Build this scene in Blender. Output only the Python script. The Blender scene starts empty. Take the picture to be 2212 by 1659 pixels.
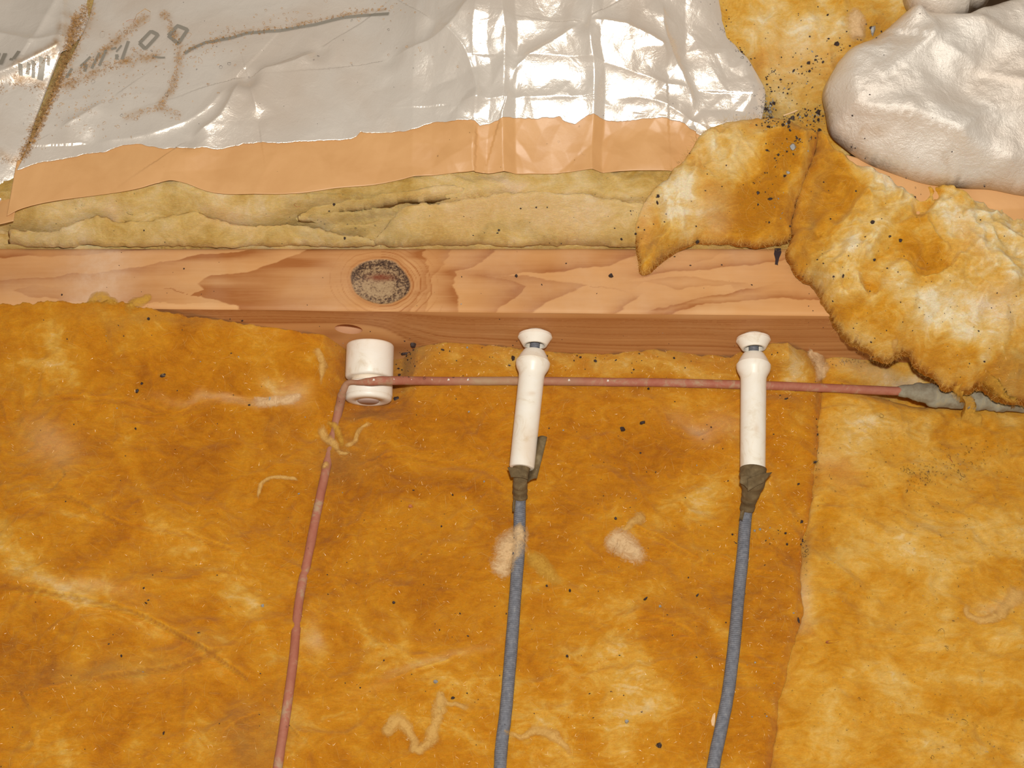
import bpy, bmesh, math, random
import numpy as np
from mathutils import Vector
from mathutils.geometry import delaunay_2d_cdt

random.seed(7)
RNG = np.random.RandomState(11)
SC = bpy.context.scene
COL = SC.collection

# ------------------------------------------------------------------ camera, light, exposure
TH = math.radians(26.0)
F = 3508.0
D0, VN = 0.9322, 0.04292
DV = np.array([0, math.sin(TH), -math.cos(TH)])
UV = np.array([0, math.cos(TH), math.sin(TH)])
CAM = -D0 * DV - VN * UV
cam = bpy.data.cameras.new('camera'); cam_o = bpy.data.objects.new('camera', cam); COL.objects.link(cam_o)
cam_o.location = CAM; cam_o.rotation_euler = (TH, 0, 0)
cam.sensor_width = 36.0; cam.lens = F * 36.0 / 2212.0; cam.clip_start = 0.01
SC.camera = cam_o

wd = bpy.data.worlds.new('attic_world'); SC.world = wd; wd.use_nodes = True
wd.node_tree.nodes['Background'].inputs[0].default_value = (1.0, 0.86, 0.72, 1)
wd.node_tree.nodes['Background'].inputs[1].default_value = 0.30

fl = bpy.data.lights.new('camera_flash', 'POINT'); fl.energy = 32.0; fl.shadow_soft_size = 0.014
fl.color = (1.0, 0.965, 0.91)
fo = bpy.data.objects.new('camera_flash', fl); COL.objects.link(fo)
fo.location = CAM + UV * 0.065 + np.array([0.018, 0, 0]) + DV * 0.01

vs = SC.view_settings
vs.view_transform = 'Standard'; vs.look = 'None'; vs.gamma = 1.0; vs.exposure = -0.14
vs.use_curve_mapping = False

# ------------------------------------------------------------------ maths helpers
def ray(px, py):
    d = F * DV + (px - 1106.0) * np.array([1.0, 0, 0]) + (829.5 - py) * UV
    return d / np.linalg.norm(d)

def hit(px, py, f):
    """pixel -> point on the height field z = f(x, y)"""
    d = ray(px, py); z = 0.0
    for _ in range(30):
        t = (z - CAM[2]) / d[2]; p = CAM + d * t
        zn = float(f(np.array([p[0]]), np.array([p[1]]))[0]) if callable(f) else f
        z = 0.5 * z + 0.5 * zn if callable(f) else zn
    t = (z - CAM[2]) / d[2]
    return CAM + d * t

def YN(x):                                   # near edge of the joist
    return -0.0118 * (np.asarray(x) + 0.1238)

def hit_side(px, py):                        # pixel -> joist side face
    d = ray(px, py)
    t = 0.9
    for _ in range(20):
        p = CAM + d * t
        t += (float(YN(p[0])) - p[1]) / d[1]
    return CAM + d * t

def hsh(ix, iy, seed):
    h = (ix.astype(np.int64) * 374761393 + iy.astype(np.int64) * 668265263 + seed * 974634777) & 0xFFFFFFFF
    h = ((h ^ (h >> 13)) * 1274126177) & 0xFFFFFFFF
    h = (h ^ (h >> 16)) & 0xFFFFFFFF
    h = ((h ^ (h >> 15)) * 2246822519) & 0xFFFFFFFF
    return ((h ^ (h >> 13)) & 0xFFFFFF) / float(0xFFFFFF) * 2 - 1

def vn(x, y, seed=0):
    ix = np.floor(x); iy = np.floor(y); fx = x - ix; fy = y - iy
    u = fx * fx * fx * (fx * (fx * 6 - 15) + 10); v = fy * fy * fy * (fy * (fy * 6 - 15) + 10)
    a = hsh(ix, iy, seed); b = hsh(ix + 1, iy, seed); c = hsh(ix, iy + 1, seed); d = hsh(ix + 1, iy + 1, seed)
    return (a + (b - a) * u) * (1 - v) + (c + (d - c) * u) * v

def fbm(x, y, scale, octv=4, seed=0, gain=0.5):
    s = 0; a = 1.0; f = 1.0 / scale
    for o in range(octv):
        ca, sa = math.cos(0.7 * o + seed), math.sin(0.7 * o + seed)
        s = s + a * vn((x * ca - y * sa) * f + 17.3 * o, (x * sa + y * ca) * f - 9.1 * o, seed + o * 13)
        a *= gain; f *= 2.03
    return s

def ridged(x, y, scale, octv=3, seed=0):
    s = 0; a = 1.0; f = 1.0 / scale
    for o in range(octv):
        ca, sa = math.cos(0.9 * o + seed), math.sin(0.9 * o + seed)
        s = s + a * (1 - 2 * np.abs(vn((x * ca - y * sa) * f + 3.3 * o, (x * sa + y * ca) * f + 7.7 * o, seed + o * 7)))
        a *= 0.5; f *= 2.1
    return s

def facet(x, y, scale, seed=0, rot=0.0, warp=0.25):
    wx = x + warp * scale * vn(x / scale * 0.7, y / scale * 0.7, seed + 51)
    wy = y + warp * scale * vn(x / scale * 0.7 + 31, y / scale * 0.7, seed + 52)
    c, s = math.cos(rot), math.sin(rot)
    u = (wx * c - wy * s) / scale; v = (wx * s + wy * c) / scale * 1.15
    u = u - 0.5 * v
    ix = np.floor(u); iy = np.floor(v); fx = u - ix; fy = v - iy
    h00 = hsh(ix, iy, seed); h10 = hsh(ix + 1, iy, seed); h01 = hsh(ix, iy + 1, seed); h11 = hsh(ix + 1, iy + 1, seed)
    lo = h00 + (h10 - h00) * fx + (h01 - h00) * fy
    hi = h11 + (h01 - h11) * (1 - fx) + (h10 - h11) * (1 - fy)
    return np.where(fx + fy < 1, lo, hi)

def sstep(a, b, x):
    t = np.clip((x - a) / (b - a), 0, 1); return t * t * (3 - 2 * t)

def pdist(X, Y, poly, closed=False):
    """distance to polyline and side sign (+ = left of the direction of travel)"""
    best = np.full(X.shape, 1e9); side = np.ones(X.shape)
    n = len(poly)
    for i in range(n if closed else n - 1):
        ax, ay = poly[i][0], poly[i][1]; bx, by = poly[(i + 1) % n][0], poly[(i + 1) % n][1]
        dx, dy = bx - ax, by - ay; L = dx * dx + dy * dy + 1e-18
        t = np.clip(((X - ax) * dx + (Y - ay) * dy) / L, 0, 1)
        d = np.hypot(X - ax - t * dx, Y - ay - t * dy)
        m = d < best
        best = np.where(m, d, best)
        side = np.where(m, np.sign(dx * (Y - ay) - dy * (X - ax)), side)
    return best, side

def inside(X, Y, poly):
    r = np.zeros(X.shape, bool); n = len(poly)
    for i in range(n):
        x1, y1 = poly[i][0], poly[i][1]; x2, y2 = poly[(i + 1) % n][0], poly[(i + 1) % n][1]
        c = ((y1 > Y) != (y2 > Y))
        with np.errstate(divide='ignore', invalid='ignore'):
            r ^= c & (X < (x2 - x1) * (Y - y1) / (y2 - y1 + 1e-18) + x1)
    return r

def resample(pts, n=None, step=None, closed=False):
    p = np.array(pts, float)
    if closed: p = np.vstack([p, p[:1]])
    s = np.concatenate([[0], np.cumsum(np.linalg.norm(np.diff(p, axis=0), axis=1))])
    if n is None: n = max(3, int(s[-1] / step))
    q = np.linspace(0, s[-1], n + 1)[:-1] if closed else np.linspace(0, s[-1], n)
    return np.stack([np.interp(q, s, p[:, k]) for k in range(p.shape[1])], 1)

def catmull(pts, n, closed=False):
    p = [np.array(q, float) for q in pts]; out = []
    m = len(p)
    segs = m if closed else m - 1
    for i in range(segs):
        if closed: a, b, c, d = p[i - 1], p[i], p[(i + 1) % m], p[(i + 2) % m]
        else:
            b, c = p[i], p[i + 1]
            a = p[i - 1] if i > 0 else 2 * b - c
            d = p[i + 2] if i + 2 < m else 2 * c - b
        for k in range(n):
            t = k / n
            out.append(0.5 * ((2 * b) + (c - a) * t + (2 * a - 5 * b + 4 * c - d) * t * t + (3 * b - a - 3 * c + d) * t ** 3))
    if not closed: out.append(p[-1])
    return np.array(out)

# ------------------------------------------------------------------ object helpers
def link_mesh(name, V, Fc, mat, parent=None, smooth=True, attrs=None, sharp=None):
    me = bpy.data.meshes.new(name)
    V = np.asarray(V, np.float32)
    if isinstance(Fc, np.ndarray):
        k = Fc.shape[1]; nf = Fc.shape[0]
        me.vertices.add(len(V)); me.vertices.foreach_set('co', V.ravel())
        me.loops.add(nf * k); me.loops.foreach_set('vertex_index', Fc.astype(np.int32).ravel())
        me.polygons.add(nf); me.polygons.foreach_set('loop_start', np.arange(0, nf * k, k, dtype=np.int32))
        me.update(calc_edges=True); me.validate()
    else:
        me.from_pydata([tuple(v) for v in V.tolist()], [], [list(f) for f in Fc]); me.update()
    if smooth: me.polygons.foreach_set('use_smooth', np.ones(len(me.polygons), bool))
    if sharp: me.set_sharp_from_angle(angle=math.radians(sharp))
    if attrs:
        for an, av in attrs.items():
            a = me.attributes.new(an, 'FLOAT', 'POINT'); a.data.foreach_set('value', np.asarray(av, np.float32))
    me.materials.append(mat)
    o = bpy.data.objects.new(name, me); COL.objects.link(o)
    if parent is not None: o.parent = parent
    return o

def tag(o, label, cat, group=None, kind=None):
    o['label'] = label; o['category'] = cat
    if group: o['group'] = group
    if kind: o['kind'] = kind
    return o

def thing(name, label, cat, loc=(0, 0, 0), group=None):
    o = bpy.data.objects.new(name, None); COL.objects.link(o); o.empty_display_size = 0.02
    # the parts keep their world coordinates: the empty sits at the base and the parts are shifted back
    o.location = loc
    return tag(o, label, cat, group)

def part(name, V, Fc, mat, parent, **kw):
    V = np.asarray(V, float) - np.array(parent.location)
    # inherit the offset of a grand-parent
    if parent.parent is not None: V = V - np.array(parent.parent.location)
    return link_mesh(name, V, Fc, mat, parent, **kw)

def solo(name, V, Fc, mat, label, cat, group=None, kind=None, **kw):
    V = np.asarray(V, float); c = np.array([V[:, 0].mean(), V[:, 1].mean(), V[:, 2].min()])
    o = link_mesh(name, V - c, Fc, mat, None, **kw); o.location = c
    return tag(o, label, cat, group, kind)

def grid_faces(nu, nv):
    i = np.arange(nu * nv).reshape(nu, nv)
    return np.stack([i[:-1, :-1].ravel(), i[1:, :-1].ravel(), i[1:, 1:].ravel(), i[:-1, 1:].ravel()], 1)

def coons(bot, top, left, right, nu, nv):
    """bot/top run left->right, left/right run bottom->top; returns X, Y of shape (nu, nv)"""
    b = resample(bot, nu); t = resample(top, nu); l = resample(left, nv); r = resample(right, nv)
    u = np.linspace(0, 1, nu)[:, None, None]; v = np.linspace(0, 1, nv)[None, :, None]
    P = (1 - v) * b[:, None] + v * t[:, None] + (1 - u) * l[None] + u * r[None] \
        - ((1 - u) * (1 - v) * b[0] + u * (1 - v) * b[-1] + (1 - u) * v * t[0] + u * v * t[-1])
    return P[..., 0], P[..., 1]

def sheet(X, Y, Z, thick):
    """closed thin sheet from a grid (two skins and a rim)"""
    nu, nv = X.shape
    top = np.stack([X, Y, Z], -1).reshape(-1, 3)
    bot = top.copy(); bot[:, 2] -= thick
    f = grid_faces(nu, nv); n = nu * nv
    i = np.arange(n).reshape(nu, nv)
    loop = np.concatenate([i[:, 0], i[-1, 1:], i[-2::-1, -1], i[0, -2:0:-1]])
    nx = np.roll(loop, -1)
    rim = np.stack([nx, loop, loop + n, nx + n], 1)
    return np.vstack([top, bot]), np.vstack([f, f[:, ::-1] + n, rim])

def cdt(outline, spacing, seed=1):
    rng = np.random.RandomState(seed)
    o = np.asarray(outline); n = len(o)
    x0, y0 = o.min(0); x1, y1 = o.max(0)
    gx, gy = np.meshgrid(np.arange(x0, x1, spacing), np.arange(y0, y1, spacing * 0.87))
    gx = gx + (np.arange(gx.shape[0]) % 2)[:, None] * spacing * 0.5
    gx = gx + rng.uniform(-.2, .2, gx.shape) * spacing; gy = gy + rng.uniform(-.2, .2, gy.shape) * spacing
    gx, gy = gx.ravel(), gy.ravel()
    m = inside(gx, gy, o)
    gx, gy = gx[m], gy[m]
    d, _ = pdist(gx, gy, o, True)
    m = d > spacing * 0.55
    pts = np.vstack([o, np.stack([gx[m], gy[m]], 1)])
    r = delaunay_2d_cdt([Vector((float(p[0]), float(p[1]))) for p in pts], [(i, (i + 1) % n) for i in range(n)],
                        [list(range(n))], 1, 1e-7)
    V = np.array([[v[0], v[1]] for v in r[0]]); T = np.array([list(f) for f in r[2] if len(f) == 3])
    # make all triangles face up
    a, b, c = V[T[:, 0]], V[T[:, 1]], V[T[:, 2]]
    s = (b[:, 0] - a[:, 0]) * (c[:, 1] - a[:, 1]) - (b[:, 1] - a[:, 1]) * (c[:, 0] - a[:, 0])
    T[s < 0] = T[s < 0][:, ::-1]
    return V, T

def px_outline(pts, f, jag=0.0, step=0.0018, seed=3):
    w = np.array([hit(p[0], p[1], f)[:2] for p in catmull(pts, 5, True)])
    w = resample(w, step=step, closed=True)
    if jag:
        nx = np.roll(w, -1, 0) - np.roll(w, 1, 0); nx = nx / (np.linalg.norm(nx, axis=1)[:, None] + 1e-12)
        nrm = np.stack([nx[:, 1], -nx[:, 0]], 1)
        w = w + nrm * (jag * fbm(w[:, 0], w[:, 1], 0.012, 4, seed, 0.6))[:, None]
    return w

def pillow(outline, mid, T, w, Tb, wb, spacing, seed=1, detail=None, wvar=0.4):
    V, Tr = cdt(outline, spacing, seed)
    d, _ = pdist(V[:, 0], V[:, 1], outline, True)
    x, y = V[:, 0], V[:, 1]
    w = w * (1 + wvar * fbm(x, y, 0.03, 3, seed + 200)); T = T * (1 + 0.5 * wvar * fbm(x, y, 0.045, 3, seed + 210))
    e = 1 - np.exp(-d / w)
    zt = mid(x, y) + T * np.sqrt(np.clip(1 - (1 - e) ** 2, 0, 1))
    if detail is not None: zt = zt + detail(x, y) * sstep(0, w * 0.8, d)
    zb = mid(x, y) - Tb * (1 - np.exp(-d / wb)) - 1e-4
    n = len(V)
    top = np.stack([x, y, zt], 1); bot = np.stack([x, y, np.minimum(zb, zt - 2e-4)], 1)
    on = d < 1e-6
    # weld the rim
    idx = np.arange(n) + n
    idx[on] = np.arange(n)[on]
    F2 = np.vstack([Tr, idx[Tr][:, ::-1]])
    ok = (F2[:, 0] != F2[:, 1]) & (F2[:, 1] != F2[:, 2]) & (F2[:, 0] != F2[:, 2])
    keep = ok
    allv = np.vstack([top, bot])
    return allv, F2[keep], n

def frame_from(dirv):
    a = np.asarray(dirv, float); a = a / np.linalg.norm(a)
    h = np.array([0, 0, 1.0]) if abs(a[2]) < 0.9 else np.array([1.0, 0, 0])
    s = np.cross(a, h); s /= np.linalg.norm(s)
    return a, s, np.cross(s, a)

def lathe(profile, origin, axis, seg=48, close_start=True, close_end=True):
    a, s, t = frame_from(axis); o = np.asarray(origin, float)
    V = []; Fc = []
    for (h, r) in profile:
        for k in range(seg):
            an = 2 * math.pi * k / seg
            V.append(o + a * h + (s * math.cos(an) + t * math.sin(an)) * r)
    for i in range(len(profile) - 1):
        for k in range(seg):
            k2 = (k + 1) % seg
            Fc.append((i * seg + k, i * seg + k2, (i + 1) * seg + k2, (i + 1) * seg + k))
    if close_start: Fc.append(tuple(range(seg))[::-1])
    if close_end: Fc.append(tuple((len(profile) - 1) * seg + k for k in range(seg)))
    return np.array(V), [f[::-1] for f in Fc]

def tube(path, radii, seg=14, flat=1.0, wob=0.0, seed=0):
    p = np.asarray(path, float); n = len(p)
    r = np.broadcast_to(np.asarray(radii, float), (n,)) if np.ndim(radii) == 0 else np.asarray(radii, float)
    tg = np.gradient(p, axis=0); tg /= np.linalg.norm(tg, axis=1)[:, None]
    V = np.zeros((n, seg, 3)); up0 = np.array([0, 0, 1.0])
    an = np.arange(seg) * 2 * math.pi / seg
    for i in range(n):
        s = np.cross(tg[i], up0)
        if np.linalg.norm(s) < 1e-4: s = np.array([1.0, 0, 0])
        s /= np.linalg.norm(s); u = np.cross(s, tg[i])
        rr = r[i] * (1 + wob * vn(an / 1.1 + 9 * seed, np.full(seg, i * 0.31), seed))
        V[i] = p[i] + np.outer(np.cos(an) * rr, s) + np.outer(np.sin(an) * rr * flat, u)
    Fc = []
    for i in range(n - 1):
        for k in range(seg):
            k2 = (k + 1) % seg
            Fc.append((i * seg + k, (i + 1) * seg + k, (i + 1) * seg + k2, i * seg + k2))
    Fc.append(tuple(range(seg))); Fc.append(tuple((n - 1) * seg + k for k in range(seg))[::-1])
    return V.reshape(-1, 3), [f[::-1] for f in Fc]

# ------------------------------------------------------------------ materials
class NT:
    def __init__(s, name):
        s.m = bpy.data.materials.new(name); s.m.use_nodes = True; s.t = s.m.node_tree
        s.b = s.t.nodes['Principled BSDF']; s.out = s.t.nodes['Material Output']
        s.tc = s.t.nodes.new('ShaderNodeTexCoord')
    def n(s, typ, **kw):
        x = s.t.nodes.new(typ)
        for k, v in kw.items(): setattr(x, k, v)
        return x
    def l(s, a, b): s.t.links.new(a, b)
    def geo(s):
        return s.n('ShaderNodeNewGeometry').outputs['Position']
    def noise(s, scale, detail=5, rough=0.55, dist=0.0, vec=None, stretch=None):
        x = s.n('ShaderNodeTexNoise'); x.inputs['Scale'].default_value = scale; x.inputs['Detail'].default_value = detail
        x.inputs['Roughness'].default_value = rough; x.inputs['Distortion'].default_value = dist
        v = vec or s.geo()
        if stretch:
            mp = s.n('ShaderNodeMapping'); mp.inputs['Scale'].default_value = stretch; s.l(v, mp.inputs[0]); v = mp.outputs[0]
        s.l(v, x.inputs['Vector']); return x.outputs['Fac']
    def math(s, op, a, b=None, clamp=False):
        x = s.n('ShaderNodeMath', operation=op, use_clamp=clamp)
        for i, v in enumerate((a, b)):
            if v is None: continue
            if isinstance(v, (int, float)): x.inputs[i].default_value = v
            else: s.l(v, x.inputs[i])
        return x.outputs[0]
    def ramp(s, fac, stops, interp='LINEAR'):
        x = s.n('ShaderNodeValToRGB'); e = x.color_ramp.elements; x.color_ramp.interpolation = interp
        while len(e) > 1: e.remove(e[-1])
        e[0].position = stops[0][0]; e[0].color = (*stops[0][1], 1)
        for p, c in stops[1:]:
            q = e.new(p); q.color = (*c, 1)
        s.l(fac, x.inputs[0]); return x.outputs[0]
    def mix(s, fac, a, b, mode='MIX'):
        x = s.n('ShaderNodeMix', data_type='RGBA', blend_type=mode)
        for sock, v in ((x.inputs[0], fac), (x.inputs[6], a), (x.inputs[7], b)):
            if isinstance(v, (int, float)): sock.default_value = v
            elif isinstance(v, tuple): sock.default_value = (*v, 1)
            else: s.l(v, sock)
        return x.outputs[2]
    def attr(s, name):
        x = s.n('ShaderNodeAttribute'); x.attribute_name = name; return x.outputs['Fac']
    def bump(s, h, strength, dist, prev=None):
        x = s.n('ShaderNodeBump'); x.inputs['Strength'].default_value = strength; x.inputs['Distance'].default_value = dist
        s.l(h, x.inputs['Height'])
        if prev is not None: s.l(prev, x.inputs['Normal'])
        return x.outputs[0]
    def done(s, col=None, rough=None, nrm=None, **kw):
        for sock, v in (('Base Color', col), ('Roughness', rough), ('Normal', nrm)):
            if v is None: continue
            if isinstance(v, (int, float)): s.b.inputs[sock].default_value = v
            elif isinstance(v, tuple): s.b.inputs[sock].default_value = (*v, 1)
            else: s.l(v, s.b.inputs[sock])
        for k, v in kw.items():
            s.b.inputs[k.replace('_', ' ')].default_value = v
        return s.m

def fiberglass(name, stops, spread=1.0, bias=0.0, sss=0.003):
    n = NT(name)
    a = n.noise(16, 4, 0.5, 1.6)
    b = n.noise(55, 6, 0.6, 2.2, stretch=(1, 1.7, 1))
    c = n.noise(230, 4, 0.6, 1.0)
    f = n.math('ADD', n.math('MULTIPLY', n.math('SUBTRACT', a, 0.5), 1.25 * spread), n.math('MULTIPLY', n.math('SUBTRACT', b, 0.5), 0.85 * spread))
    f = n.math('ADD', f, n.math('MULTIPLY', n.math('SUBTRACT', c, 0.5), 0.30 * spread))
    f = n.math('ADD', n.math('ADD', f, 0.42 + bias), n.attr('pale'), clamp=True)
    col = n.ramp(f, stops)
    pk = n.math('MULTIPLY', n.attr('pink'), 1.0, clamp=True)
    col = n.mix(pk, col, (0.74, 0.47, 0.24))
    dk = n.math('MULTIPLY', n.attr('dust_shade'), n.noise(120, 4, 0.6), clamp=True)  # dust tint; on the cut front it also carries painted crevice shade
    col = n.mix(dk, col, (0.30, 0.22, 0.09))
    # fine fibre grain: warped, stretched noises in two directions
    g1 = n.noise(200, 6, 0.65, 3.0, stretch=(1, 2.6, 1.5))
    g2 = n.noise(700, 4, 0.7, 2.0, stretch=(2.4, 1, 1.2))
    col = n.mix(n.math('MULTIPLY', n.math('SUBTRACT', g2, 0.45), 0.55, clamp=True), col, (0.76, 0.44, 0.12))
    g3 = n.noise(420, 5, 0.7, 4.0, stretch=(1, 1.8, 1.3))
    shade = n.math('ADD', n.math('MULTIPLY', n.math('ADD', g1, g3), 0.42), 0.53)
    sh = n.n('ShaderNodeCombineColor'); [n.l(shade, sh.inputs[k]) for k in range(3)]
    col = n.mix(1.0, col, sh.outputs[0], 'MULTIPLY')
    nr = n.bump(g1, 0.5, 0.0018)
    nr = n.bump(g2, 0.35, 0.0007, nr)
    m = n.done(col, 0.95, nr, Specular_IOR_Level=0.1, Sheen_Weight=0.08, Sheen_Roughness=0.5, Subsurface_Weight=0.5, Subsurface_Scale=sss)
    n.b.inputs['Subsurface Radius'].default_value = (1.0, 0.55, 0.2)
    return m

GOLD = [(0.0, (0.42, 0.135, 0.003)), (0.30, (0.56, 0.21, 0.005)), (0.55, (0.64, 0.275, 0.012)), (0.78, (0.73, 0.40, 0.06)), (1.0, (0.80, 0.56, 0.24))]
GOLD2 = [(0.0, (0.50, 0.19, 0.005)), (0.28, (0.63, 0.27, 0.010)), (0.55, (0.72, 0.37, 0.04)), (0.8, (0.79, 0.49, 0.12)), (1.0, (0.85, 0.65, 0.34))]
TAN = [(0.0, (0.40, 0.22, 0.035)), (0.30, (0.56, 0.35, 0.09)), (0.55, (0.68, 0.47, 0.17)), (0.8, (0.75, 0.56, 0.28)), (1.0, (0.80, 0.64, 0.40))]
CLUMP = [(0.0, (0.50, 0.20, 0.006)), (0.30, (0.66, 0.31, 0.020)), (0.55, (0.74, 0.44, 0.09)), (0.8, (0.81, 0.59, 0.25)), (1.0, (0.87, 0.76, 0.52))]
M_gold = fiberglass('fiberglass_gold', GOLD, 1.0, -0.06)
M_gold2 = fiberglass('fiberglass_light_gold', GOLD2, 1.0, -0.02)
M_tan = fiberglass('fiberglass_tan', TAN, 1.0, 0.06, 0.0012)
M_clump = fiberglass('fiberglass_clump', CLUMP, 1.1, 0.0)

def simple(name, col, rough=0.6, **kw):
    return NT(name).done(col, rough, **kw)

def wisp_mat(name, col):
    n = NT(name)
    a = n.noise(240, 5, 0.65, 2.0, stretch=(1, 2, 1))
    n.done(n.mix(a, tuple(c * 0.9 for c in col), tuple(min(1, c * 1.1 + 0.02) for c in col)), 0.95, n.bump(a, 0.4, 0.001), Specular_IOR_Level=0.1)
    al = n.math('ADD', n.math('MULTIPLY', n.attr('soft'), 1.25), n.math('MULTIPLY', n.math('SUBTRACT', n.noise(330, 4, 0.7, 1.5), 0.66), 1.8), clamp=True)
    n.l(n.math('MULTIPLY', al, 0.82), n.b.inputs['Alpha'])
    return n.m
M_wisp = wisp_mat('pale_fiber_wisp', (0.68, 0.40, 0.11))
M_wisp2 = wisp_mat('golden_fiber_wisp', (0.60, 0.32, 0.04))
M_pink = wisp_mat('pinkish_fiber_tuft', (0.76, 0.52, 0.27))
M_fib = simple('loose_fiber', (0.74, 0.45, 0.11), 0.6)
M_fibb = simple('bright_fiber', (0.95, 0.62, 0.26), 0.3, Specular_IOR_Level=0.8)

# foil facing
def foil_mat(name, r0, metal, spec, fine=0.30, mid=0.35):
  n = NT(name)
  g = n.noise(14, 4, 0.5, 0.8)
  col = n.ramp(g, [(0.3, (0.74, 0.63, 0.52)), (0.6, (0.82, 0.75, 0.66))])
  dirt = n.math('MULTIPLY', n.attr('dirt'), n.math('ADD', n.math('MULTIPLY', n.noise(300, 5, 0.7), 1.6), -0.15), clamp=True)
  col = n.mix(dirt, col, (0.42, 0.23, 0.07))
  sp = n.math('GREATER_THAN', n.noise(900, 2, 0.5), 0.74)
  col = n.mix(n.math('MULTIPLY', sp, 0.25), col, (0.35, 0.22, 0.12))
  rg = n.math('ADD', n.math('MULTIPLY', n.noise(60, 4, 0.6), 0.24), r0)
  rg = n.math('ADD', rg, n.math('MULTIPLY', dirt, 0.4), clamp=True)
  nb = n.bump(n.noise(520, 5, 0.75), fine, 0.0006)
  nb = n.bump(n.noise(110, 4, 0.6, 0.8), mid, 0.0014, nb)
  return n.done(col, rg, nb, Metallic=metal, Specular_IOR_Level=spec)
M_foil = foil_mat('aluminized_foil', 0.13, 0.42, 0.9, 0.22, 0.28)
M_foil2 = foil_mat('pearly_foil', 0.27, 0.36, 0.8, 0.8, 0.5)

n = NT('kraft_paper')
g = n.noise(30, 5, 0.6, 0.5); g2 = n.noise(700, 3, 0.6, 0.0, stretch=(1, 4, 1))
col = n.ramp(g, [(0.3, (0.59, 0.31, 0.115)), (0.7, (0.68, 0.38, 0.155))])
col = n.mix(n.math('MULTIPLY', g2, 0.18), col, (0.60, 0.30, 0.12))
M_kraft = n.done(col, 0.42, n.bump(n.noise(160, 4, 0.6), 0.15, 0.0006), Specular_IOR_Level=0.45)

# joist wood (the 'grain' attribute carries the growth rings)
n = NT('pine_wood')
st = n.noise(60, 5, 0.6, 0.3, stretch=(0.35, 9, 9))
st2 = n.noise(260, 4, 0.6, 0.2, stretch=(0.10, 6, 6))
bl = n.noise(14, 4, 0.6, 0.5)
base = n.ramp(bl, [(0.3, (0.60, 0.30, 0.11)), (0.55, (0.66, 0.35, 0.14)), (0.75, (0.70, 0.42, 0.20))])
base = n.mix(n.math('MULTIPLY', st, 0.35), base, (0.66, 0.32, 0.09))
gr = n.math('MULTIPLY', n.attr('grain'), n.math('ADD', n.math('MULTIPLY', st, 0.8), 0.62), clamp=True)
col = n.mix(gr, base, (0.36, 0.125, 0.03))
col = n.mix(n.math('MULTIPLY', st2, 0.16), col, (0.45, 0.18, 0.05))
kd = n.noise(760, 5, 0.75)
kd = n.math('ADD', kd, n.math('MULTIPLY', n.attr('kshade'), 0.10))
kcol = n.ramp(kd, [(0.34, (0.05, 0.025, 0.016)), (0.42, (0.17, 0.095, 0.05)), (0.50, (0.36, 0.23, 0.12)), (0.8, (0.47, 0.33, 0.18))])
kcol = n.mix(n.math('MULTIPLY', n.attr('kred'), n.noise(300, 4, 0.7), clamp=True), kcol, (0.20, 0.05, 0.02))
col = n.mix(n.math('MULTIPLY', n.attr('knot'), 1.0, clamp=True), col, kcol)
scuff = n.math('MULTIPLY', n.attr('scuff'), n.noise(110, 5, 0.7), clamp=True)
col = n.mix(scuff, col, (0.72, 0.52, 0.36))
M_wood = n.done(col, 0.62, n.bump(st, 0.12, 0.0006), Specular_IOR_Level=0.3)
M_hole = simple('raw_drilled_wood', (0.82, 0.50, 0.28), 0.8)
M_tar = simple('black_tar', (0.035, 0.02, 0.02), 0.6)

n = NT('porcelain')
sm = n.noise(70, 6, 0.7, 0.8); s2 = n.noise(26, 4, 0.6, 0.4)
col = n.ramp(sm, [(0.3, (0.74, 0.64, 0.49)), (0.45, (0.87, 0.81, 0.69)), (0.7, (0.90, 0.86, 0.77))])
col = n.mix(n.math('MULTIPLY', n.math('GREATER_THAN', n.noise(520, 3, 0.6), 0.72), 0.35), col, (0.50, 0.33, 0.20))
col = n.mix(n.math('MULTIPLY', n.attr('brown_tint'), 1.0, clamp=True), col, (0.60, 0.38, 0.20))
M_porc = n.done(col, n.math('ADD', n.math('MULTIPLY', s2, 0.25), 0.28), n.bump(n.noise(300, 3, 0.5), 0.04, 0.0004), Specular_IOR_Level=0.45)

n = NT('red_rubber_wire')
ds = n.noise(95, 5, 0.7, 0.5)
nz = n.n('ShaderNodeSeparateXYZ'); n.l(n.n('ShaderNodeNewGeometry').outputs['Normal'], nz.inputs[0])
col = n.ramp(ds, [(0.35, (0.34, 0.075, 0.045)), (0.55, (0.40, 0.115, 0.07)), (0.68, (0.42, 0.27, 0.16))])
col = n.mix(n.math('MULTIPLY', n.math('MULTIPLY', n.noise(40, 5, 0.65), n.attr('dust_shade')), 1.5, clamp=True), col, (0.40, 0.27, 0.15))
M_red = n.done(col, 0.75, n.bump(n.noise(900, 3, 0.6), 0.25, 0.0003))

n = NT('grey_blue_loom')
wv = n.n('ShaderNodeTexWave'); wv.inputs['Scale'].default_value = 260; wv.inputs['Distortion'].default_value = 1.5
wv.bands_direction = 'Y'; wv.inputs['Detail'].default_value = 1; n.l(n.geo(), wv.inputs['Vector'])
ds = n.noise(420, 5, 0.7)
col = n.ramp(ds, [(0.35, (0.12, 0.125, 0.145)), (0.6, (0.195, 0.20, 0.225)), (0.75, (0.30, 0.29, 0.27))])
M_loom = n.done(col, 0.8, n.bump(wv.outputs['Fac'], 0.5, 0.0005))

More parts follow.
